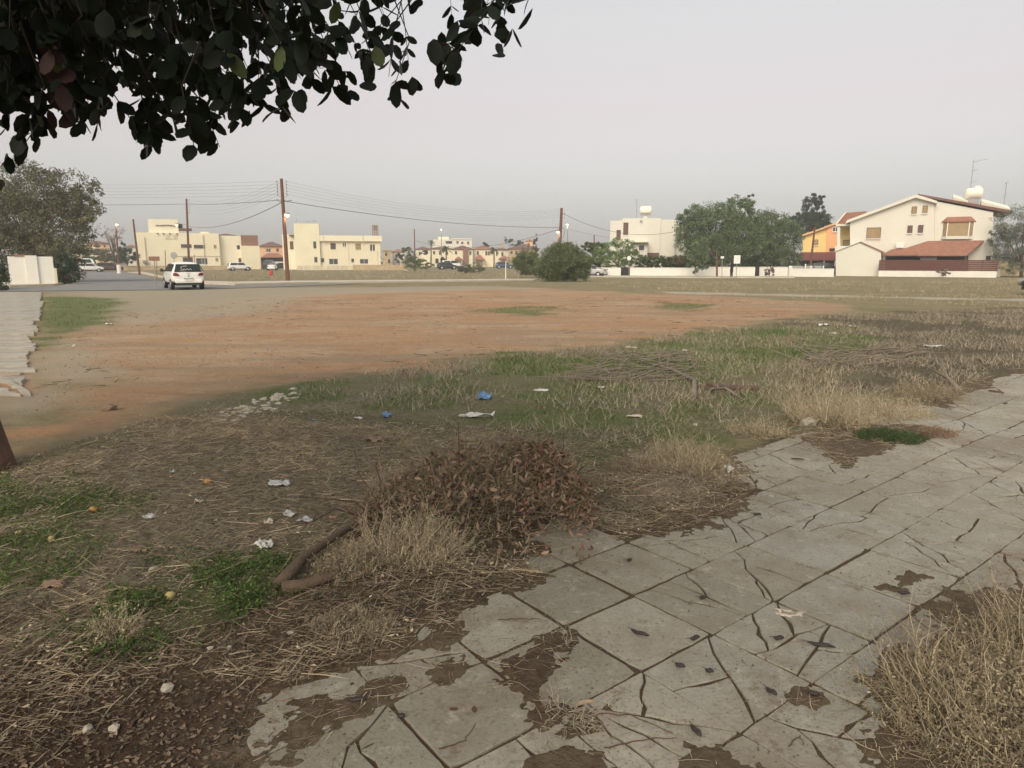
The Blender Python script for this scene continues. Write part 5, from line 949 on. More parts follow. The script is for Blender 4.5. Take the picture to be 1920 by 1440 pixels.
P = scatter(4500, PAVE, lambda x, y: cover(x, y) * c1(x, y), r); P[:, 2] += .004; n_ = len(P); V, Fc = curls(P, flat(n_, r, .15), r.uniform(.02, .12, n_), r.uniform(.0008, .002, n_), r, .3, 4, None, .3); stuff('edge_straw', 'straw lying on the soil along the paving edge', V, Fc, M_straw)
P = scatter(5000, LIT, lambda x, y: c1(x, y) * cover(x, y), r); P[:, 2] += .012; V, Fc = leafquads(P, .028, .45, r, 0, bend=.8); V = V.reshape(-1, 4, 3); V[:, :, 2] = P[:, None, 2] + (V[:, :, 2] - P[:, None, 2]) * .4; stuff('pale_leaf_bits', 'pale dry leaf bits scattered among the straw', V.reshape(-1, 3), Fc, M_straw)
# green grass in its patches
n_t = 0; VS = []; FS = []; off = 0
for i, (poly, f_, na, ns) in enumerate(Z['green']):
    Pm = np.array(poly); x0, y0 = Pm.min(0) - .2; x1, y1 = Pm.max(0) + .2; dist = float(np.hypot(*Pm.mean(0))); ar = (x1 - x0) * (y1 - y0)
    if dist > 45: continue
    cnt = int(min(16000, ar * (5200 if dist < 5 else 1300 if dist < 9 else 380 if dist < 20 else 60))); x = r.uniform(x0, x1, cnt); y = r.uniform(y0, y1, cnt); k = r.random(cnt) < zone(x, y, poly, f_, na, ns) * clump(2.2, .35, .55)(x, y) * cover(x, y); x, y = x[k], y[k]; m_ = len(x)
    P = np.c_[x, y, gheight(x, y) - .004]; D = flat(m_, r, .1); D[:, 2] = r.uniform(.5, 1.6, m_); D /= np.linalg.norm(D, axis=1, keepdims=True); sc = 1 if dist < 9 else 1.6
    V, Fc = ribbons(P, D, r.uniform(.02, .06, m_) * sc, r.uniform(.0012, .003, m_) * sc * (1 if dist < 9 else 1.8), r, .35, 2); VS.append(V); FS.append(Fc + off); off += len(V)
CL = []
for poly, f_, na, ns in Z['green'][8:10]:
    Pm = np.array(poly); x = r.uniform(Pm[:, 0].min() - .3, Pm[:, 0].max() + .3, 22000); y = r.uniform(Pm[:, 1].min() - .3, Pm[:, 1].max() + .3, 22000); k = r.random(22000) < zone(x, y, poly, f_ + .1, na, ns) * clump(4, .38, .55)(x, y); CL.append(np.c_[x[k], y[k], gheight(x[k], y[k]) + r.uniform(.004, .05, k.sum())])
CL = np.concatenate(CL); V, Fc = leafquads(CL, .017, .75, r, bend=.5); stuff('clover', 'small green leafy weeds carpeting the lower left patches', V, Fc, mat('clover_leaf', (.075, .125, .03), .7, .3, 6, island=.4, trans=.2), 'weeds')
P = scatter(700, LIT, lambda x, y: cover(x, y) * np.clip(zmask('litter', x, y) + zmask('dark', x, y), 0, 1), r); P[:, 2] += .015; n_ = len(P); V, Fc = curls(P, flat(n_, r, .12), r.uniform(.06, .26, n_), r.uniform(.002, .0042, n_), r, .16, 6, None, .3); stuff('thick_stalks', 'thicker pale stalks lying on the litter', V, Fc, M_straw)
stuff('green_grass', 'short green grass growing in patches on the waste ground', np.concatenate(VS), np.concatenate(FS), M_grassb, 'grass')
# thin dry grass of the middle and far field
MIDF = [(400, 770), (700, 700), (960, 668), (1340, 622), (1600, 588), (2100, 575), (2100, 690), (1920, 696), (1700, 745), (1500, 800), (1250, 840), (900, 810), (600, 775)]
P = scatter(70000, MIDF, lambda x, y: clump(1.0, .35, .6)(x, y), r); n_ = len(P); D = flat(n_, r, .3); D[:, 2] += r.uniform(0, .9, n_); D /= np.linalg.norm(D, axis=1, keepdims=True); V, Fc = ribbons(P, D, r.uniform(.04, .14, n_), r.uniform(.0015, .004, n_), r, .35, 2); stuff('dry_grass', 'dry tan grass and stalks over the middle of the waste ground', V, Fc, M_strawg, 'grass')
FARF = [(1080, 530), (1490, 527), (1920, 522), (2300, 522), (2300, 600), (1920, 580), (1600, 566), (1250, 549)]
P = scatter(26000, FARF, lambda x, y: clump(.35, .38, .58)(x, y), r); n_ = len(P); D = flat(n_, r, .3); D[:, 2] += r.uniform(.2, 1.2, n_); D /= np.linalg.norm(D, axis=1, keepdims=True); V, Fc = ribbons(P, D, r.uniform(.05, .17, n_), r.uniform(.004, .010, n_), r, .3, 2); stuff('far_dry_grass', 'dry olive grass of the far field before the white walls', V, Fc, M_drygr, 'grass')
FARL = [(400, 527), (1000, 523), (1000, 510), (760, 507), (560, 508), (400, 512)]
P = scatter(2500, FARL, lambda x, y: clump(.2, .38, .58)(x, y), r); n_ = len(P); D = flat(n_, r, .3); D[:, 2] += r.uniform(.2, 1.2, n_); D /= np.linalg.norm(D, axis=1, keepdims=True); V, Fc = ribbons(P, D, r.uniform(.12, .4, n_), r.uniform(.012, .03, n_), r, .3, 2); stuff('verge_dry_grass', 'dry grass of the verge before the cream blocks', V, Fc, M_drygr, 'grass')
# ---------------------------------------------------------------- dry weed clumps
def weed(label, px, py, wpx, hpx, n_, m, seed, name='dry_weed', green=0, spread=1.25, depth=.7, turn=.38, hfix=None):
    r = np.random.default_rng(seed); c = ghp(px, py); k = c.y / F * 1.0; R_ = wpx * .5 * k; H_ = hfix or hpx * k * .95; root = empty(name, c, 0, label, 'weed'); lo = -.01
    a = r.uniform(0, 6.28, n_); rr = np.sqrt(r.random(n_)); P = np.stack([np.cos(a) * rr * R_, np.sin(a) * rr * R_ * depth, np.zeros(n_)], -1); g_ = gheight(P[:, 0] + c.x, P[:, 1] + c.y) - c.z; P[:, 2] = np.minimum(g_, .03)
    D = np.stack([np.cos(a) * rr * spread, np.sin(a) * rr * spread, np.ones(n_)], -1) + .5 * unit(n_, r); D[:, 2] = np.abs(D[:, 2]); D /= np.linalg.norm(D, axis=1, keepdims=True); hmod = np.clip(N1.fbm(P[:, 0] * 4 + 40 + seed, P[:, 1] * 4 + 40, 3) * 2.2 - .15, .25, 1.35)
    Ls = H_ * r.uniform(.35, 1.0, n_) * hmod * (1.1 - .45 * rr ** 3); V, Fc = curls(P, D, Ls, r.uniform(.0013, .0026, n_), r, turn, 7, lo); nmesh('stems', V, Fc, m, root); Vs = V.reshape(n_, 8, 2, 3)[:, :, 0]
    n2 = n_ * (12 if name == 'dry_bush' else 5); t = r.integers(0, n_, n2); f_ = r.integers(1, 8, n2); Q = Vs[t, f_] + r.normal(0, .006, (n2, 3)); Q[:, 2] = np.maximum(Q[:, 2], .003); D2 = unit(n2, r); V, Fc = curls(Q, D2, r.uniform(.015, .06, n2), r.uniform(.0008, .0022, n2), r, .55, 4, lo); nmesh('leaves', V, Fc, m, root)
    n3 = n_ * 7; t = r.integers(0, n_, n3); f_ = r.integers(3, 8, n3); Q = Vs[t, f_] + r.normal(0, .01, (n3, 3)); Q[:, 2] = np.maximum(Q[:, 2], .003); V, Fc = leafquads(Q, .013, .4, r); nmesh('seed_heads', V, Fc, m, root); return root
def bushmore(root, px, py, wpx, n1, n2, seed, h):
    r = np.random.default_rng(seed); c = ghp(px, py); R_ = wpx * .5 * c.y / F; a = r.uniform(0, 6.28, n1); rr = np.sqrt(r.random(n1)); P = np.stack([np.cos(a) * rr * R_, np.sin(a) * rr * R_ * .9, r.uniform(0, h * .5, n1)], -1); D = np.stack([np.cos(a + r.normal(0, .8, n1)), np.sin(a + r.normal(0, .8, n1)), r.uniform(-.1, .9, n1)], -1); V, Fc = curls(P, D, r.uniform(.12, .38, n1), r.uniform(.0016, .0032, n1), r, .45, 8, -.01); nmesh('stalks', V, Fc, M_dweed, root)
    a = r.uniform(0, 6.28, n2); rr = np.sqrt(r.random(n2)); P = np.stack([np.cos(a) * rr * R_ * 1.1, np.sin(a) * rr * R_, r.random(n2) ** .7 * h * (1.1 - rr ** 2)], -1); V, Fc = leafquads(P, .016, .45, r); nmesh('dry_leaflets', V, Fc, M_dbush, root)
M_dweed = mat('dry_weed', (.40, .335, .225), .9, .25, 8, island=.4); M_dweed2 = mat('dry_weed_grey', (.28, .23, .155), .9, .25, 8, island=.45); M_dbush = mat('dry_bush_tan', (.30, .25, .165), .9, .3, 8, island=.5); M_dweedg = mat('weed_green', (.055, .085, .028), .8, .3, 8, island=.4); M_rus = mat('russet_stalk', (.25, .175, .12), .9, .3, 8, island=.5)
weed('pale dry weed tuft at the slab edge, nearest of the roadside tufts', 1290, 880, 150, 68, 420, M_dweed, 1); weed('tall pale dry weed clump beside the green weed patch', 1562, 792, 150, 80, 620, M_dweed, 2); weed('wide dry weed clump behind the green weed patch', 1660, 778, 150, 62, 560, M_dweed, 3)
weed('farthest dry weed clump reaching onto the slabs', 1735, 745, 110, 52, 420, M_dweed2, 4); weed('low dark green weed patch growing over the slabs', 1668, 822, 125, 26, 420, M_dweedg, 5, name='green_weed', spread=2.2, turn=.6); weed('thin brown weed at the right end of the green patch', 1755, 815, 70, 20, 160, M_rus, 6)
weed('small dry grass tuft left of the roadside tufts', 1180, 880, 90, 30, 120, M_dweed2, 7); weed('short dry tuft between the near tuft and the tall clump', 1420, 815, 90, 36, 150, M_dweed, 8)
weed('upright dry stalks in the far right of the waste ground', 1470, 640, 70, 22, 90, M_dweed2, 9)
bw1 = weed('big tangled dry bush in the lower right corner', 1865, 1360, 350, 330, 900, M_dbush, 10, name='dry_bush', spread=2.2, depth=.9, turn=1.0, hfix=.36); bw2 = weed('second mass of the dry bush cut by the right edge', 1985, 1235, 240, 210, 600, M_dbush, 11, name='dry_bush', spread=2.0, turn=1.0, hfix=.30)
bushmore(bw1, 1865, 1360, 355, 200, 4500, 1, .22); bushmore(bw2, 1985, 1235, 250, 100, 2500, 2, .20)
weed('pale curling dry grass tuft in front of the dead brush', 775, 1045, 170, 105, 420, M_dweed, 12); weed('dry tuft at the left end of the dead brush', 655, 1075, 100, 60, 160, M_dweed2, 13); weed('dry stub tuft beside the green grass patch, lower left', 225, 1195, 60, 70, 60, M_dweed, 14); weed('matted dry tuft in front of the thick branch', 660, 1180, 150, 40, 260, M_dweed2, 15)
# ---------------------------------------------------------------- dead brush heap with brown leaves and the thick forked branch
r = np.random.default_rng(55); c = ghp(915, 975); root = empty('brush_heap', c, 0, 'heap of dead branches with brown leaves beside the paving', 'brush heap'); kx = c.y / F
TW = []
for i in range(70):
    b_ = Vector((r.uniform(-235, 190) * kx, r.uniform(-.25, .45), .02)); d = Vector((r.normal(0, .6), r.normal(0, .5), abs(r.normal(.35, .3)))).normalized(); L_ = r.uniform(.25, .7); q = MB(); m1 = b_ + d * L_ * .5 + Vector((r.normal(0, .04), r.normal(0, .04), r.normal(0, .03))); e_ = b_ + d * L_ + Vector((0, 0, -.05)); pts = [b_, m1, e_]
    pts = [Vector((p.x, p.y, max(p.z, .015))) for p in pts]; q.tube(pts, [.006, .0045, .002], 5); q.build('twig', M_barkg if i % 3 else M_bark, root); TW.append(pts)
for pa, pc in (((870, 985), (1085, 868)), ((960, 960), (1115, 880)), ((820, 960), (945, 842))):
    a, d = gp(*pa) - c, at(pc[0], pc[1], gp(*pa).y + .25) - c; q = MB(); q.tube([a + Vector((0, 0, .02)), a.lerp(d, .5) + Vector((0, 0, .06)), d], [.012, .009, .004], 6); q.build('branch', M_bark, root); TW.append([a, (a + d) / 2, d])
LP = []
prof = lambda x: np.interp(x / kx, [-250, -180, -60, 40, 120, 200], [.08, .26, .44, .42, .42, .16])
lx = r.uniform(-240, 200, 5200) * kx; ly = r.normal(.05, .22, 5200); hh = prof(lx) * np.clip(1 - (np.abs(ly) / .5) ** 2, .05, 1) * (.55 + .9 * N1.fbm(lx * 6, ly * 6 + 30, 3)); lz = hh * r.random(5200) ** .55 + .01
Pn = np.stack([lx, ly, lz], -1)
def ovals(P, L_, asp, r, n_dir=None, fold=.25, droop=.3):
    """oval leaf blades with a folded midrib: 8 outline verts + 2 rib verts"""
    n_ = len(P); d = unit(n_, r) if n_dir is None else n_dir; d = d.copy(); d[:, 2] -= droop; d /= np.linalg.norm(d, axis=1, keepdims=True); s_ = np.cross(d, unit(n_, r)); s_ /= np.linalg.norm(s_, axis=1, keepdims=True) + 1e-9; nn = np.cross(s_, d); L_ = np.broadcast_to(L_, (n_,))[:, None]
    t = [0, .22, .55, .85, 1.0]; w_ = [0, .38, .5, .33, 0]; rows = []
    cv = r.uniform(-.25, .25, (n_, 1))
    for tt, ww in zip(t, w_):
        cc = P + d * L_ * tt + nn * L_ * cv * tt * tt
        if ww == 0: rows.append([cc])
        else: rows.append([cc - s_ * L_ * asp * ww + nn * L_ * asp * ww * fold, cc, cc + s_ * L_ * asp * ww + nn * L_ * asp * ww * fold])
    V = np.stack([v for row in rows for v in row], 1); f4 = np.array([(1, 2, 5, 4), (2, 3, 6, 5), (4, 5, 8, 7), (5, 6, 9, 8)]); f3 = np.array([(0, 2, 1, 1), (0, 3, 2, 2), (7, 8, 10, 10), (8, 9, 10, 10)]); return V, f4, f3
def ovalmesh(name, V, f4, f3, m, parent):
    n_, k = V.shape[:2]; tris = [f4[:, [0, 1, 2]], f4[:, [0, 2, 3]], f3[:, :3]]; T = np.concatenate(tris); return nmesh(name, V.reshape(-1, 3), (np.arange(n_)[:, None, None] * k + T[None]).reshape(-1, 3), m, parent, True)
M_bleaf = mat('brown_leaf', (.23, .16, .108), .85, .3, 10, island=.6); M_bleaf2 = mat('russet_leaf', (.21, .105, .07), .85, .3, 10, island=.5)
V, f4, f3 = ovals(Pn[:4000], r.uniform(.018, .06, 4000), .38, r, fold=.8); ovalmesh('dead_leaves', V, f4, f3, M_bleaf, root)['kind'] = 'stuff'
k = lx > 60 * kx; V, f4, f3 = ovals(Pn[k][:900], r.uniform(.02, .045, len(Pn[k][:900])), .5, r, fold=.5); ovalmesh('russet_leaves', V, f4, f3, M_bleaf2, root)['kind'] = 'stuff'
n_ = 5200; V, Fc = curls(Pn[r.integers(0, 5200, n_)], unit(n_, r) * np.array([1, 1, .5]), r.uniform(.05, .22, n_), r.uniform(.0009, .002, n_), r, .45, 6); nmesh('dry_stems', V, Fc, M_dweed2, root)['kind'] = 'stuff'
M_bark2 = mat('branch_bark', (.12, .085, .06), .9, .3, 14, .5, 60); b_ = ghp(530, 1105); root = empty('fallen_branch', b_, 0, 'thick forked grey branch lying left of the brush heap', 'branch')
def gpt(px, py, h): return gp(px, py) - b_ + Vector((0, 0, h - b_.z * 0))
MB().tube([gpt(522, 1108, .03), gpt(545, 1090, .05), gpt(570, 1065, .06), gpt(640, 1020, .07), gpt(700, 985, .08), gpt(760, 950, .09)], [.032, .032, .025, .021, .018, .010], 10).build('limb', M_bark2, root, True)
MB().tube([gpt(530, 1112, .03), gpt(570, 1108, .03), gpt(630, 1090, .035), gpt(690, 1055, .04), gpt(760, 1020, .04)], [.032, .030, .022, .018, .008], 10).build('fork', M_bark2, root, True)
def sticks(label, px0, px1, py0, py1, n_, seed, m, lmax=.9, rad=.010):
    r = np.random.default_rng(seed); c = ghp((px0 + px1) / 2, (py0 + py1) / 2); root = empty('branch_pile', c, 0, label, 'branches')
    for i in range(n_):
        p = gp(r.uniform(px0, px1), r.uniform(py0, py1)) - c; a = r.normal(.1, .8) + math.pi * (r.random() < .4); L_ = r.uniform(.35, lmax); d = Vector((math.cos(a), math.sin(a) * .8, abs(r.normal(.02, .08)))); q = MB(); q.tube([p + Vector((0, 0, .04)), p + d * L_ * .5 + Vector((r.normal(0, .06), r.normal(0, .06), .05 + abs(r.normal(0, .04)))), p + d * L_ + Vector((0, 0, .03 + abs(r.normal(0, .06))))], [rad, rad * .8, rad * .4], 5); q.build('stick', m, root)
    return root
M_gst = mat('grey_stick', (.205, .17, .13), .9, .25, 8, .2, 40)
sticks('pile of grey cut branches on the grass, left of the dark plank', 1090, 1290, 668, 720, 85, 1, M_gst); sticks('second pile of grey cut branches nearer the paving', 1500, 1700, 655, 690, 60, 2, M_gst)
b_ = ghp(1305, 745); rt = empty('cut_limb', b_, 0, 'thick grey cut limb with stump end on the grass', 'branch'); MB().tube([gp(1300, 748) - b_ + Vector((0, 0, .02)), gp(1302, 722) - b_ + Vector((0, 0, .06)), gp(1260, 705) - b_ + Vector((0, 0, .09)), gp(1200, 690) - b_ + Vector((0, 0, .1))], [.036, .032, .022, .012], 8).build('limb', M_gst, rt, True); MB().tube([gp(1330, 735) - b_ + Vector((0, 0, .03)), gp(1360, 740) - b_ + Vector((0, 0, .08)), gp(1392, 752) - b_ + Vector((0, 0, .02))], [.02, .018, .01], 6).build('side_shoot', M_gst, rt, True); MB().tube([gp(1250, 700) - b_, gp(1250, 700) - b_ + Vector((.02, 0, .33))], [.014, .006], 6).build('upright_twig', M_gst, rt)
b_ = ghp(1785, 745); rt = empty('cut_limb', b_, 0, 'dry cut branch lying across the paving edge, far right', 'branch'); MB().tube([gp(1800, 738) - b_ + Vector((0, 0, .03)), gp(1775, 722) - b_ + Vector((0, 0, .1)), gp(1745, 715) - b_ + Vector((0, 0, .16))], [.03, .025, .012], 7).build('limb', M_gst, rt, True); MB().tube([gp(1775, 722) - b_ + Vector((0, 0, .1)), gp(1760, 712) - b_ + Vector((0, 0, .28))], [.015, .006], 6).build('shoot', M_gst, rt, True)
M_plank = mat('old_plank', (.12, .078, .058), .9, .25, 8); pl = gp(1310, 729), gp(1432, 733); d = pl[1] - pl[0]; o = empty('wooden_plank', (pl[0] + pl[1]) / 2, math.atan2(d.y, d.x), 'dark reddish plank lying in the grass by the cut branches', 'plank'); bev(MB().box(-d.length / 2, d.length / 2, -.06, .06, .015, .055).build('board', M_plank, o), .006); MB().box(-d.length / 2 + .1, -d.length / 2 + .16, -.07, .07, .0551, .08).build('batten', M_plank, o)
# ---------------------------------------------------------------- rubble patch
pr = random.Random(5); rub = empty('rubble_patch', ghp(480, 765), 0, 'patch of broken pale concrete rubble at the dirt edge', 'rubble'); M_rub = mat('rubble', (.44, .395, .315), .95, .2, 8, .3, 40)
def stone(name, p, s_, m, parent=None, flat_=.5, seed=0):
    r = np.random.default_rng(seed); bm = bmesh.new(); bmesh.ops.create_icosphere(bm, subdivisions=1, radius=s_)
    for v in bm.verts: v.co *= r.uniform(.7, 1.15); v.co.z *= flat_
    me = bpy.data.meshes.new(name); bm.to_mesh(me); bm.free(); me.materials.append(m); o = link(bpy.data.objects.new(name, me), parent); o.location = p; o.rotation_euler = (0, 0, r.uniform(0, 6)); return o
for i in range(70):
    t = pr.random(); px = 410 + 135 * t + pr.uniform(-12, 12); py = 792 - 46 * t + pr.uniform(-14, 12); p = ghp(px, py) - rub.location; stone('rubble_piece', p + Vector((0, 0, .004)), pr.uniform(.02, .065), M_rub, rub, pr.uniform(.25, .5), i)
# ---------------------------------------------------------------- litter, fruit, pods, stones: each a thing of its own
def crumple(name, label, px, py, wx, wy, h, m, cat, seed, rz=0, bend=0):
    wx *= .85; wy *= .85; h *= .8
    """thin crumpled sheet standing a little off the ground"""
    r = np.random.default_rng(seed); c = ghp(px, py); n_ = 9; g_ = np.linspace(-1, 1, n_); X_, Y_ = np.meshgrid(g_, g_); ns = Noise(seed + 900); zz = h * (ns(X_ * 1.7 + 5, Y_ * 1.7 + 5) * 1.3 + .6 * ns(X_ * 4 + 9, Y_ * 4 + 2) - .3); zz = np.maximum(zz, .004); wid = 1 - bend * (1 - np.abs(X_)) ; XX = X_ * wx * .5 * (.85 + .3 * ns(Y_ * 2 + 3, X_ + 7)); YY = Y_ * wy * .5 * wid * (.8 + .4 * ns(X_ * 2 + 1, Y_ + 3)); V = np.stack([XX, YY, zz], -1).reshape(-1, 3); ii = np.arange(n_ * n_).reshape(n_, n_); Fc = np.stack([ii[:-1, :-1].ravel(), ii[:-1, 1:].ravel(), ii[1:, 1:].ravel(), ii[1:, :-1].ravel()], -1)
    o = nmesh(name, V, Fc, m); o.location = c; o.rotation_euler = (0, 0, rz); sm_ = o.modifiers.new('solid', 'SOLIDIFY'); sm_.thickness = .003; return tag(o, label, cat)
M_bag = mat('blue_plastic', (.14, .25, .42), .4, .35, 14, island=.1); M_wpl = mat('white_plastic', (.62, .60, .56), .5, .08, 10); M_clear = mat('dull_plastic', (.50, .50, .50), .3, .25, 20); M_pap = mat('cream_paper', (.58, .50, .38), .9, .15, 15); M_pink = mat('pink_paper', (.62, .33, .26), .9, .15, 15); M_card = mat('brown_card', (.28, .20, .14), .9, .2, 12)
crumple('plastic_bag', 'crumpled blue plastic bag on the grass, larger of the two', 908, 751, .19, .14, .08, M_bag, 'plastic bag', 1); crumple('plastic_bag', 'small blue plastic scrap left of the white plastic strip', 727, 786, .11, .08, .06, M_bag, 'plastic bag', 2); crumple('plastic_scrap', 'tiny blue scrap farthest left among the straw', 590, 792, .06, .04, .02, M_bag, 'litter', 3)
crumple('plastic_strip', 'long white plastic strip with flared ends on the grass', 895, 784, .40, .12, .07, M_wpl, 'plastic strip', 4, .05, .75)
for px, py, wx, h, m, lb, cat in [(672, 790, .10, .03, M_wpl, 'small white wrapper left of the blue scrap', 'wrapper'), (495, 1031, .12, .05, M_wpl, 'crumpled white tissue on the litter, biggest near the branch', 'tissue'), (504, 986, .06, .03, M_pap, 'small cream paper ball above the white tissue', 'paper'), (544, 972, .09, .03, M_clear, 'dull foil scrap left of the clear plastic scrap', 'foil'), (572, 984, .10, .035, M_clear, 'crinkled clear plastic scrap by the pink paper', 'plastic scrap'), (625, 975, .05, .02, M_pink, 'small pink paper scrap near the brush heap', 'paper'), (374, 945, .07, .03, M_pap, 'cream paper scrap below the orange fruit', 'paper'), (525, 914, .16, .04, M_clear, 'grey torn plastic sheet among straw', 'plastic sheet'), (283, 973, .10, .03, M_clear, 'dull crinkled wrapper among the left litter', 'wrapper'), (263, 1036, .14, .02, M_card, 'flat brown card piece among the left litter', 'card'), (462, 826, .16, .02, M_card, 'flat grey card square in the straw', 'card'), (515, 836, .17, .02, M_card, 'second flat card piece right of the grey square', 'card'), (700, 831, .17, .05, M_card, 'curled brown bark piece in the straw', 'bark'), (1015, 735, .20, .02, M_wpl, 'thin white stick-like scrap right of the blue bag', 'scrap'), (1128, 731, .10, .03, M_wpl, 'white scrap on the grass below the branch pile', 'scrap'), (1190, 785, .18, .02, M_pap, 'long pale leaf-like scrap before the paving', 'scrap'), (1545, 613, .28, .08, M_wpl, 'white rag at the top of the dry grass slope', 'rag'), (1562, 627, .20, .04, M_wpl, 'white scrap just below the white rag', 'scrap'), (1750, 651, .40, .03, M_wpl, 'flat white strip in the dark dry grass, right', 'scrap'), (1598, 614, .18, .04, M_wpl, 'small white scrap right of the white rag', 'scrap'), (1515, 677, .10, .04, M_wpl, 'small white scrap at the second branch pile', 'scrap'), (1185, 653, .25, .03, M_pap, 'pale flat scrap at the edge of the orange earth', 'scrap'), (1285, 658, .12, .03, M_wpl, 'little white scrap above the branch pile', 'scrap'), (1365, 889, .09, .06, M_wpl, 'white crumpled scrap at the foot of the near dry tuft', 'scrap'), (325, 890, .05, .03, M_clear, 'tiny shiny scrap on russet soil', 'scrap'), (665, 886, .05, .02, M_wpl, 'tiny white scrap left of the brush heap', 'scrap'), (1905, 1185, .12, .05, M_wpl, 'white scrap caught in the dry bush at the right edge', 'scrap'), (760, 592, .8, .0, None, None, None), (760, 509, .9, .25, M_wpl, 'white bag lying in the far field before the shrubs', 'bag'), (1480, 1150, .14, .012, M_pap, 'pale flattened card on the slabs', 'card'), (205, 610, .2, .05, M_wpl, 'white scrap below the left green verge', 'scrap'), (100, 1105, .13, .03, M_card, 'pale bark chip among the left litter', 'bark')]:
    if m: crumple('litter_' + cat.replace(' ', '_'), lb, px, py, wx, wx * .6, h, m, cat, int(px * 7 + py), random.uniform(-.5, .5))
def fruit(label, px, py, s_, m, seed, cat='fruit'):
    p = ghp(px, py); r_ = empty('fallen_fruit', p, random.uniform(0, 6), label, cat, 'fallen fruit'); prof = [(.1, -.95), (.6, -.75), (.95, -.25), (1, .1), (.8, .6), (.45, .85), (.12, .93)]; MB().lathe([(a * s_, c_ * s_ * .9 + s_ * .8) for a, c_ in prof], (0, 0, 0), 'z', 14).build('flesh', m, r_, True); MB().tube([(0, 0, s_ * 1.6), (s_ * .1, 0, s_ * 1.85)], s_ * .1, 5).build('stalk', M_bark, r_)
M_or = mat('orange_peel', (.42, .23, .08), .7, .35, 60); M_ye = mat('yellow_peel', (.42, .36, .15), .7, .35, 60)
fruit('fallen orange fruit on the straw, upper of the two', 390, 911, .026, M_or, 1); fruit('fallen orange fruit in the left litter, lower of the two', 177, 962, .024, M_or, 2); fruit('yellow fruit on the green grass patch, lower left', 320, 1127, .024, M_ye, 3); fruit('small yellow fruit in the left litter', 97, 1017, .019, M_ye, 4); fruit('small yellow fruit nearest the left edge', 36, 1007, .019, M_ye, 5)
M_st = mat('pale_stone', (.42, .38, .30), .95, .2, 20, .3, 60)
for i, (px, py, s_, lb) in enumerate([(314, 1296, .030, 'pale stone on the dark soil, biggest there'), (215, 1371, .022, 'pinkish pale stone below the biggest one'), (165, 1374, .02, 'pale stone left of the pinkish one'), (115, 1000, .016, 'small white stone in the upper left litter'), (205, 772, .09, 'brown lump of rock on the orange earth, left'), (140, 650, .05, 'small pale rock at the end of the green verge'), (545, 1192, .018, 'pale chip on the soil before the branch'), (395, 1220, .016, 'pale flat chip beside the green patch'), (288, 1075, .03, 'pale stone above the yellow fruit'), (430, 1218, .012, 'tiny pale chip right of the flat chip'), (1303, 800, .03, 'white lump by the near weeds'), (1515, 800, .09, 'white stone under the tall weed clump')]):
    p = ghp(px, py); tag(stone('stone', p + Vector((0, 0, s_ * .3)), s_, M_st if i != 4 else M_clod, None, .6, 40 + i), lb, 'stone')
M_pod = mat('carob_pod', (.045, .032, .03), .5, .25, 30)
def pod(label, px, py, L_, ang, curve, seed):
    p = gp(px, py); p.z = .012; o = empty('carob_pod', p, math.radians(ang), label, 'pod', 'carob pods on the paving'); q = MB(); pts = [Vector((t * L_, curve * L_ * (t * t - .25), .004 * math.sin(t * 9))) for t in np.linspace(-.5, .5, 8)]; q.tube(pts, [.003, .008, .0105, .0095, .011, .010, .0075, .002], 8); b_ = q.build('husk', M_pod, o, True); b_.scale = (1, 1, .7); MB().tube([pts[0], pts[0] + Vector((-.018, .004, 0))], .0015, 5).build('stalk', M_bark, o)
for i, (px, py, L_, a, cu, lb) in enumerate([(1200, 1190, .085, -35, .3, 'dark curved pod on the middle slab with a thin stalk'), (1540, 1213, .11, -20, .05, 'long dark pod near the dry bush'), (1460, 1200, .045, 0, 0, 'short dark pod left of the long one'), (1446, 1301, .05, -60, 0, 'fat dark pod below the long one'), (1525, 1305, .04, -30, 0, 'small dark pod right of the fat pod'), (1305, 1375, .06, -70, 0, 'crushed dark pod near the bottom edge'), (1180, 1053, .028, 10, 0, 'small round dark pod on the upper slab'), (1318, 1124, .035, 0, 0, 'short dark pod left of the slab joint'), (1695, 1115, .055, -10, .1, 'dark pod above the dry bush'), (1303, 1200, .05, 25, 0, 'dark pod lying in a joint right of the curved pod'), (1418, 905, .05, 60, 0, 'dark pod at the paving edge'), (1420, 967, .05, -15, 0, 'dark pod at the corner of the soil patch'), (670, 1316, .07, 2, 0, 'dark pod on the soil in the lower left paving'), (752, 1347, .03, -30, 0, 'dark crumb pod in the lower joint'), (1275, 1252, .04, -35, 0, 'short dark pod on the cracked slab'), (1330, 1262, .03, -30, 0, 'tiny dark pod beside the short one'), (1885, 758, .06, 10, 0, 'dark pod far up the paving')]): pod(lb, px, py, L_, a, cu, i)
M_fl = mat('fallen_leaf', (.10, .06, .04), .8, .3, 20); M_fl2 = mat('tan_leaf', (.36, .27, .18), .85, .2, 20)
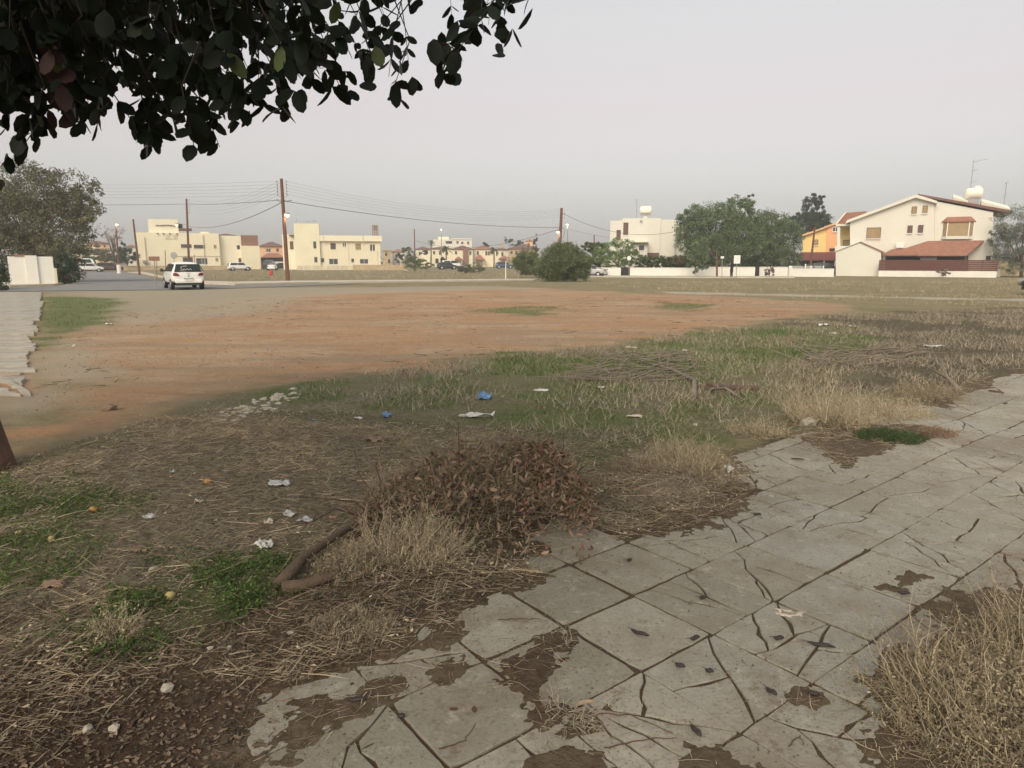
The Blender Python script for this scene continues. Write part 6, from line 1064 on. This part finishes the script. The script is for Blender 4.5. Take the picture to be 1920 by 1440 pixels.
for i, (px, py, L_, m, lb) in enumerate([(703, 1397, .05, M_fl, 'dark fallen leaf on the lower left slab'), (860, 1332, .035, M_fl, 'dark leaf fragment on the big lower slab'), (890, 1340, .04, M_fl, 'curled dark leaf right of the fragment'), (1075, 1330, .09, M_fl2, 'pale tan pointed leaf on the soil patch'), (1480, 862, .12, M_fl, 'dark leaf with stalk on the far slab'), (1850, 733, .2, M_fl, 'dark frond on the far slabs'), (548, 1187, .05, M_fl2, 'tan leaf on soil before the branch'), (165, 1372, .05, M_fl2, 'tan leaf lower left beside stones'), (40, 1425, .06, M_fl2, 'tan leaf in the bottom left corner'), (215, 1368, .055, M_fl2, 'tan pink leaf on the dark soil')]):
    p = ghp(px, py); r = np.random.default_rng(i); a = r.uniform(0, 6.28); V, f4, f3 = ovals(np.array([[0, 0, .008]]), L_, .5, r, np.array([[math.cos(a), math.sin(a), .08]]), .3, 0.); V[:, :, 2] = np.clip(V[:, :, 2] * .4, .002, .02); o = ovalmesh('fallen_leaf', V, f4, f3, m, None); p.z = max(p.z, .004); o.location = p; tag(o, lb, 'leaf')
for i, (pts, lb) in enumerate([([(820, 1408), (870, 1392), (892, 1358)], 'thin curved twig on the big lower slab'), ([(1080, 1343), (1180, 1342), (1262, 1378)], 'arched dark twig on the cracked slabs near the bottom'), ([(1130, 1408), (1200, 1390), (1270, 1386)], 'second dark twig below the arched one'), ([(935, 1164), (975, 1162), (1015, 1163)], 'straight thin twig on the grey slab'), ([(1480, 1400), (1500, 1380), (1505, 1400)], 'small bent twig before the dry bush'), ([(165, 1345), (215, 1325)], 'pale straight twig on the dark soil, lower left'), ([(515, 1143), (580, 1112)], 'pale twig below the thick branch'), ([(300, 1195), (390, 1176)], 'pale stalk below the green patch'), ([(245, 1370), (268, 1338)], 'short dark stick on the soil, lower left')]):
    P = [gp(a, c_) for a, c_ in pts]; g0 = P[0].copy(); hs_ = [max(onground(p.x, p.y), 0) + .006 for p in P]; q = MB(); pts = []; rr_ = random.Random(i)
    for k_ in range(len(P) - 1):
        for t_ in np.linspace(0, 1, 6)[:-1]: pp = P[k_].lerp(P[k_ + 1], float(t_)); pts.append((pp.x - g0.x + rr_.uniform(-.006, .006), pp.y - g0.y + rr_.uniform(-.006, .006), hs_[k_] + (hs_[k_ + 1] - hs_[k_]) * float(t_)))
    pts.append((P[-1].x - g0.x, P[-1].y - g0.y, hs_[-1])); rd = .0024 if i != 8 else .007; q.tube(pts, [rd * (1 - .6 * k_ / len(pts)) for k_ in range(len(pts))], 6); o = q.build('twig', M_bark if i in (0, 1, 2, 3, 4, 8) else M_straw); o.location = (g0.x, g0.y, 0); tag(o, lb, 'twig')

# ---------------------------------------------------------------- carob tree over the camera
r = np.random.default_rng(202); tb = gp(-14, 884); tree_o = empty('carob_tree', tb, 0, 'dark-leaved tree whose branches hang into the top left, trunk at left edge', 'tree'); tb_ = np.array(tb)
fork = Vector((-.55, -.25, 2.3)); q = MB(); q.tube([(0, 0, -.15), (-.02, 0, .12), (-.16, -.03, .9), (-.38, -.12, 1.7), fork], [.20, .155, .14, .13, .13], 14); q.build('trunk', M_bark, tree_o, True)
LIMB = []
for e_ in ((2.6, -3.6, 3.3), (3.6, -4.6, 2.6), (1.4, -5.4, 3.4), (4.6, -3.4, 3.2), (-1.5, -2, 3.5), (1.2, 1.0, 3.8), (-1.8, 1.2, 3.6), (2.4, -1.6, 4.2), (5.4, -5.2, 2.8), (3.4, -7.2, 3.0)):
    e_ = Vector(e_); m1 = fork.lerp(e_, .45) + Vector((0, 0, .55)); q = MB(); q.tube([fork, m1, e_], [.085, .055, .018], 8); q.build('branch', M_bark, tree_o, True); LIMB.append((fork, m1, e_))
OUT = [(-400, 420), (-60, 350), (0, 345), (18, 338), (45, 300), (75, 270), (90, 240), (150, 243), (205, 248), (235, 285), (290, 275), (330, 290), (395, 282), (412, 250), (470, 236), (500, 200), (560, 222), (600, 190), (650, 206), (700, 160), (765, 208), (790, 150), (865, 152), (885, 60), (950, 108), (990, 72), (1000, 20), (1024, 12), (1030, -40), (1400, -500)]
ox, oy = np.array(OUT).T
MASS = [(-400, 400), (-60, 310), (0, 270), (40, 215), (70, 180), (95, 205), (130, 235), (205, 232), (222, 165), (260, 180), (300, 195), (345, 215), (400, 235), (480, 215), (500, 180), (560, 165), (600, 175), (650, 180), (700, 130), (760, 140), (800, 105), (860, 80), (900, 45), (960, 40), (1000, 0), (1030, -60), (1400, -500)]
mx_, my_ = np.array(MASS).T
def allowed(V, mg=2, mass=False):                                             # V (n, k, 3): keep leaves that stay inside the hanging canopy outline
    px, py = topx(V); vis = (px > -40) & (px < 1960) & (py > -5) & (py < 1460); bad = vis & (py > (np.interp(px, mx_, my_) if mass else np.interp(px, ox, oy)) + mg); return ~bad.any(1)
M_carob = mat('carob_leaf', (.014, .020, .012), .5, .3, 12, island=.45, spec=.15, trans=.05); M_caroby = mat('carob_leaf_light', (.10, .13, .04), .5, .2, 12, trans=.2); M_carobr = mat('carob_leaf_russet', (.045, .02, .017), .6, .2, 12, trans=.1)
ALLV = []; TWG = []
def compound(p0, d, L_, npair, lf, term=True):
    """one hanging leaf stalk with paired oval leaflets"""
    d = d / np.linalg.norm(d); pts = []; side = np.cross(d, unit(1, r)[0]); side /= np.linalg.norm(side); Ps = []; Ds = []
    for k in range(npair):
        t = (k + .6) / npair; c_ = p0 + d * L_ * t
        for s in (-1, 1): Ps.append(c_); Ds.append(d * .55 + side * s * .9 + unit(1, r)[0] * .35)
    if term: Ps.append(p0 + d * L_); Ds.append(d + unit(1, r)[0] * .3)
    Ds = np.array(Ds); Ds /= np.linalg.norm(Ds, axis=1, keepdims=True); V, a, b2 = ovals(np.array(Ps), lf * r.uniform(.75, 1.2, len(Ps)), r.uniform(.5, .68), r, Ds, .18, .35); return V, (p0, p0 + d * L_)
def hang(px, py, Y, L_=None, down=1.0, lf=.045, mg=2, mass=False):
    p = np.array(at(px, py, Y)); d = np.array([r.normal(.15, .35), r.normal(0, .3), -down]); V, tw = compound(p, d, L_ or r.uniform(.10, .17), r.integers(2, 5), lf); k = allowed(V, mg, mass)
    if k.any(): ALLV.append(V[k])
    if k.sum() > len(k) * .6: TWG.append(tw)
# twigs that form the lower outline, then the dense mass above them
for px, py in [(22, 250), (40, 190), (65, 190), (90, 150), (240, 190), (270, 160), (285, 200), (340, 190), (345, 150), (385, 180), (470, 150), (520, 120), (565, 140), (600, 100), (640, 100), (655, 120), (700, 80), (740, 120), (760, 100), (830, 60), (850, 70), (800, 40), (880, 10), (940, 20), (960, 25), (1010, -50), (925, 0), (985, -60), (150, 150), (190, 150), (120, 160), (420, 150), (440, 150), (300, 130)]:
    hang(px + r.uniform(-8, 8), py + 12, r.uniform(1.35, 1.7), L_=r.uniform(.09, .13), lf=.047, mg=22)
    if r.random() < .45: hang(px + r.uniform(-25, 25), py - 25, r.uniform(1.35, 1.9), lf=.045, mg=10)
cnt = 0
while cnt < 460:
    px = r.uniform(-160, 1010); py = r.uniform(-170, 260); lim = np.interp(px, mx_, my_)
    if py > lim - 20: continue
    dens = np.clip(1.2 - max(px, 0) / 650, .26, 1) * (1 if py < lim * .55 else .55)
    if r.random() > dens: continue
    hang(px, py, r.uniform(1.3, 2.6), down=r.uniform(.3, 1.2), mg=0, mass=True); cnt += 1
n_in = len(ALLV)
# rest of the crown, out of the picture: overhead, behind and above the trunk
for _ in range(7000):
    l0, l1, l2 = LIMB[r.integers(0, len(LIMB))]; t = r.uniform(.35, 1.05); c_ = np.array(l1.lerp(l2, (t - .45) / .55) if t > .45 else l0.lerp(l1, t / .45)) + tb_ + r.normal(0, .55, 3) * np.array([1, 1, .6])
    if np.linalg.norm(c_ - np.array([0, 0, 1.6])) < .9: continue
    V, tw = compound(c_, np.array([r.normal(0, .6), r.normal(0, .6), -.6]), .15, 4, .055)
    k = allowed(V, -60 - 70 * r.random(), True) & (V[:, :, 2].min(1) > 1.9); vx, vy = topx(V.mean(1)); k &= ~((vy > 0) & (vx > 260) & (r.random(len(k)) < .75))
    if k.any(): ALLV.append(V[k])
AV = np.concatenate(ALLV); f4 = np.array([(1, 2, 5, 4), (2, 3, 6, 5), (4, 5, 8, 7), (5, 6, 9, 8)]); f3 = np.array([(0, 2, 1, 1), (0, 3, 2, 2), (7, 8, 10, 10), (8, 9, 10, 10)])
px, py = topx(AV); inside = ((px > 0) & (px < 1920) & (py > 0) & (py < 1440)).all(1); A2 = np.nan_to_num((np.nanmax(px, 1) - np.nanmin(px, 1)) * (np.nanmax(py, 1) - np.nanmin(py, 1))); 
depth_first = np.where(inside, A2 - 30 * (AV[:, 0, 1] - 1.3) * 10, -1e9); order = np.argsort(-depth_first); pick = order[:300]; rest = np.ones(len(AV), bool); rest[pick] = False
T = np.concatenate([f4[:, [0, 1, 2]], f4[:, [0, 2, 3]], f3[:, :3]])
for j, i in enumerate(pick):
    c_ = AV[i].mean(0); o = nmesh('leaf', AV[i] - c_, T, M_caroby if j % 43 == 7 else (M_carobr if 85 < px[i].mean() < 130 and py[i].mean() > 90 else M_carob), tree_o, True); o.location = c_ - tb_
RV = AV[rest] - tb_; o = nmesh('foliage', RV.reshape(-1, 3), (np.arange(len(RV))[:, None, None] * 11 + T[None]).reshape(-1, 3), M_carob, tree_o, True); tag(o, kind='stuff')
q = MB()
for a, c_ in TWG:
    up = a + np.array([r.normal(0, .05), r.normal(0, .05), .09]); q.tube([up - tb_, a - tb_, c_ - tb_], [.0022, .0017, .0008], 4, False)
q.build('twigs', mat('dark_twig', (.035, .027, .02), .8, .2), tree_o, fix=False)['kind'] = 'stuff'

# ---------------------------------------------------------------- evening haze
MB().box(-1600, 1600, -120, 2600, -3, 40).build('haze', None)
hz_o = bpy.data.objects['haze']; hm = bpy.data.materials.new('haze_air'); hm.use_nodes = True; hm.node_tree.nodes.clear(); vo = hm.node_tree.nodes.new('ShaderNodeVolumePrincipled'); ho = hm.node_tree.nodes.new('ShaderNodeOutputMaterial')
vo.inputs['Density'].default_value = .0011; vo.inputs['Color'].default_value = (.94, .93, .92, 1); vo.inputs['Anisotropy'].default_value = .1; hm.node_tree.links.new(vo.outputs[0], ho.inputs['Volume']); hz_o.data.materials.append(hm); tag(hz_o, 'thin pale evening haze over the whole place', 'haze', kind='stuff')
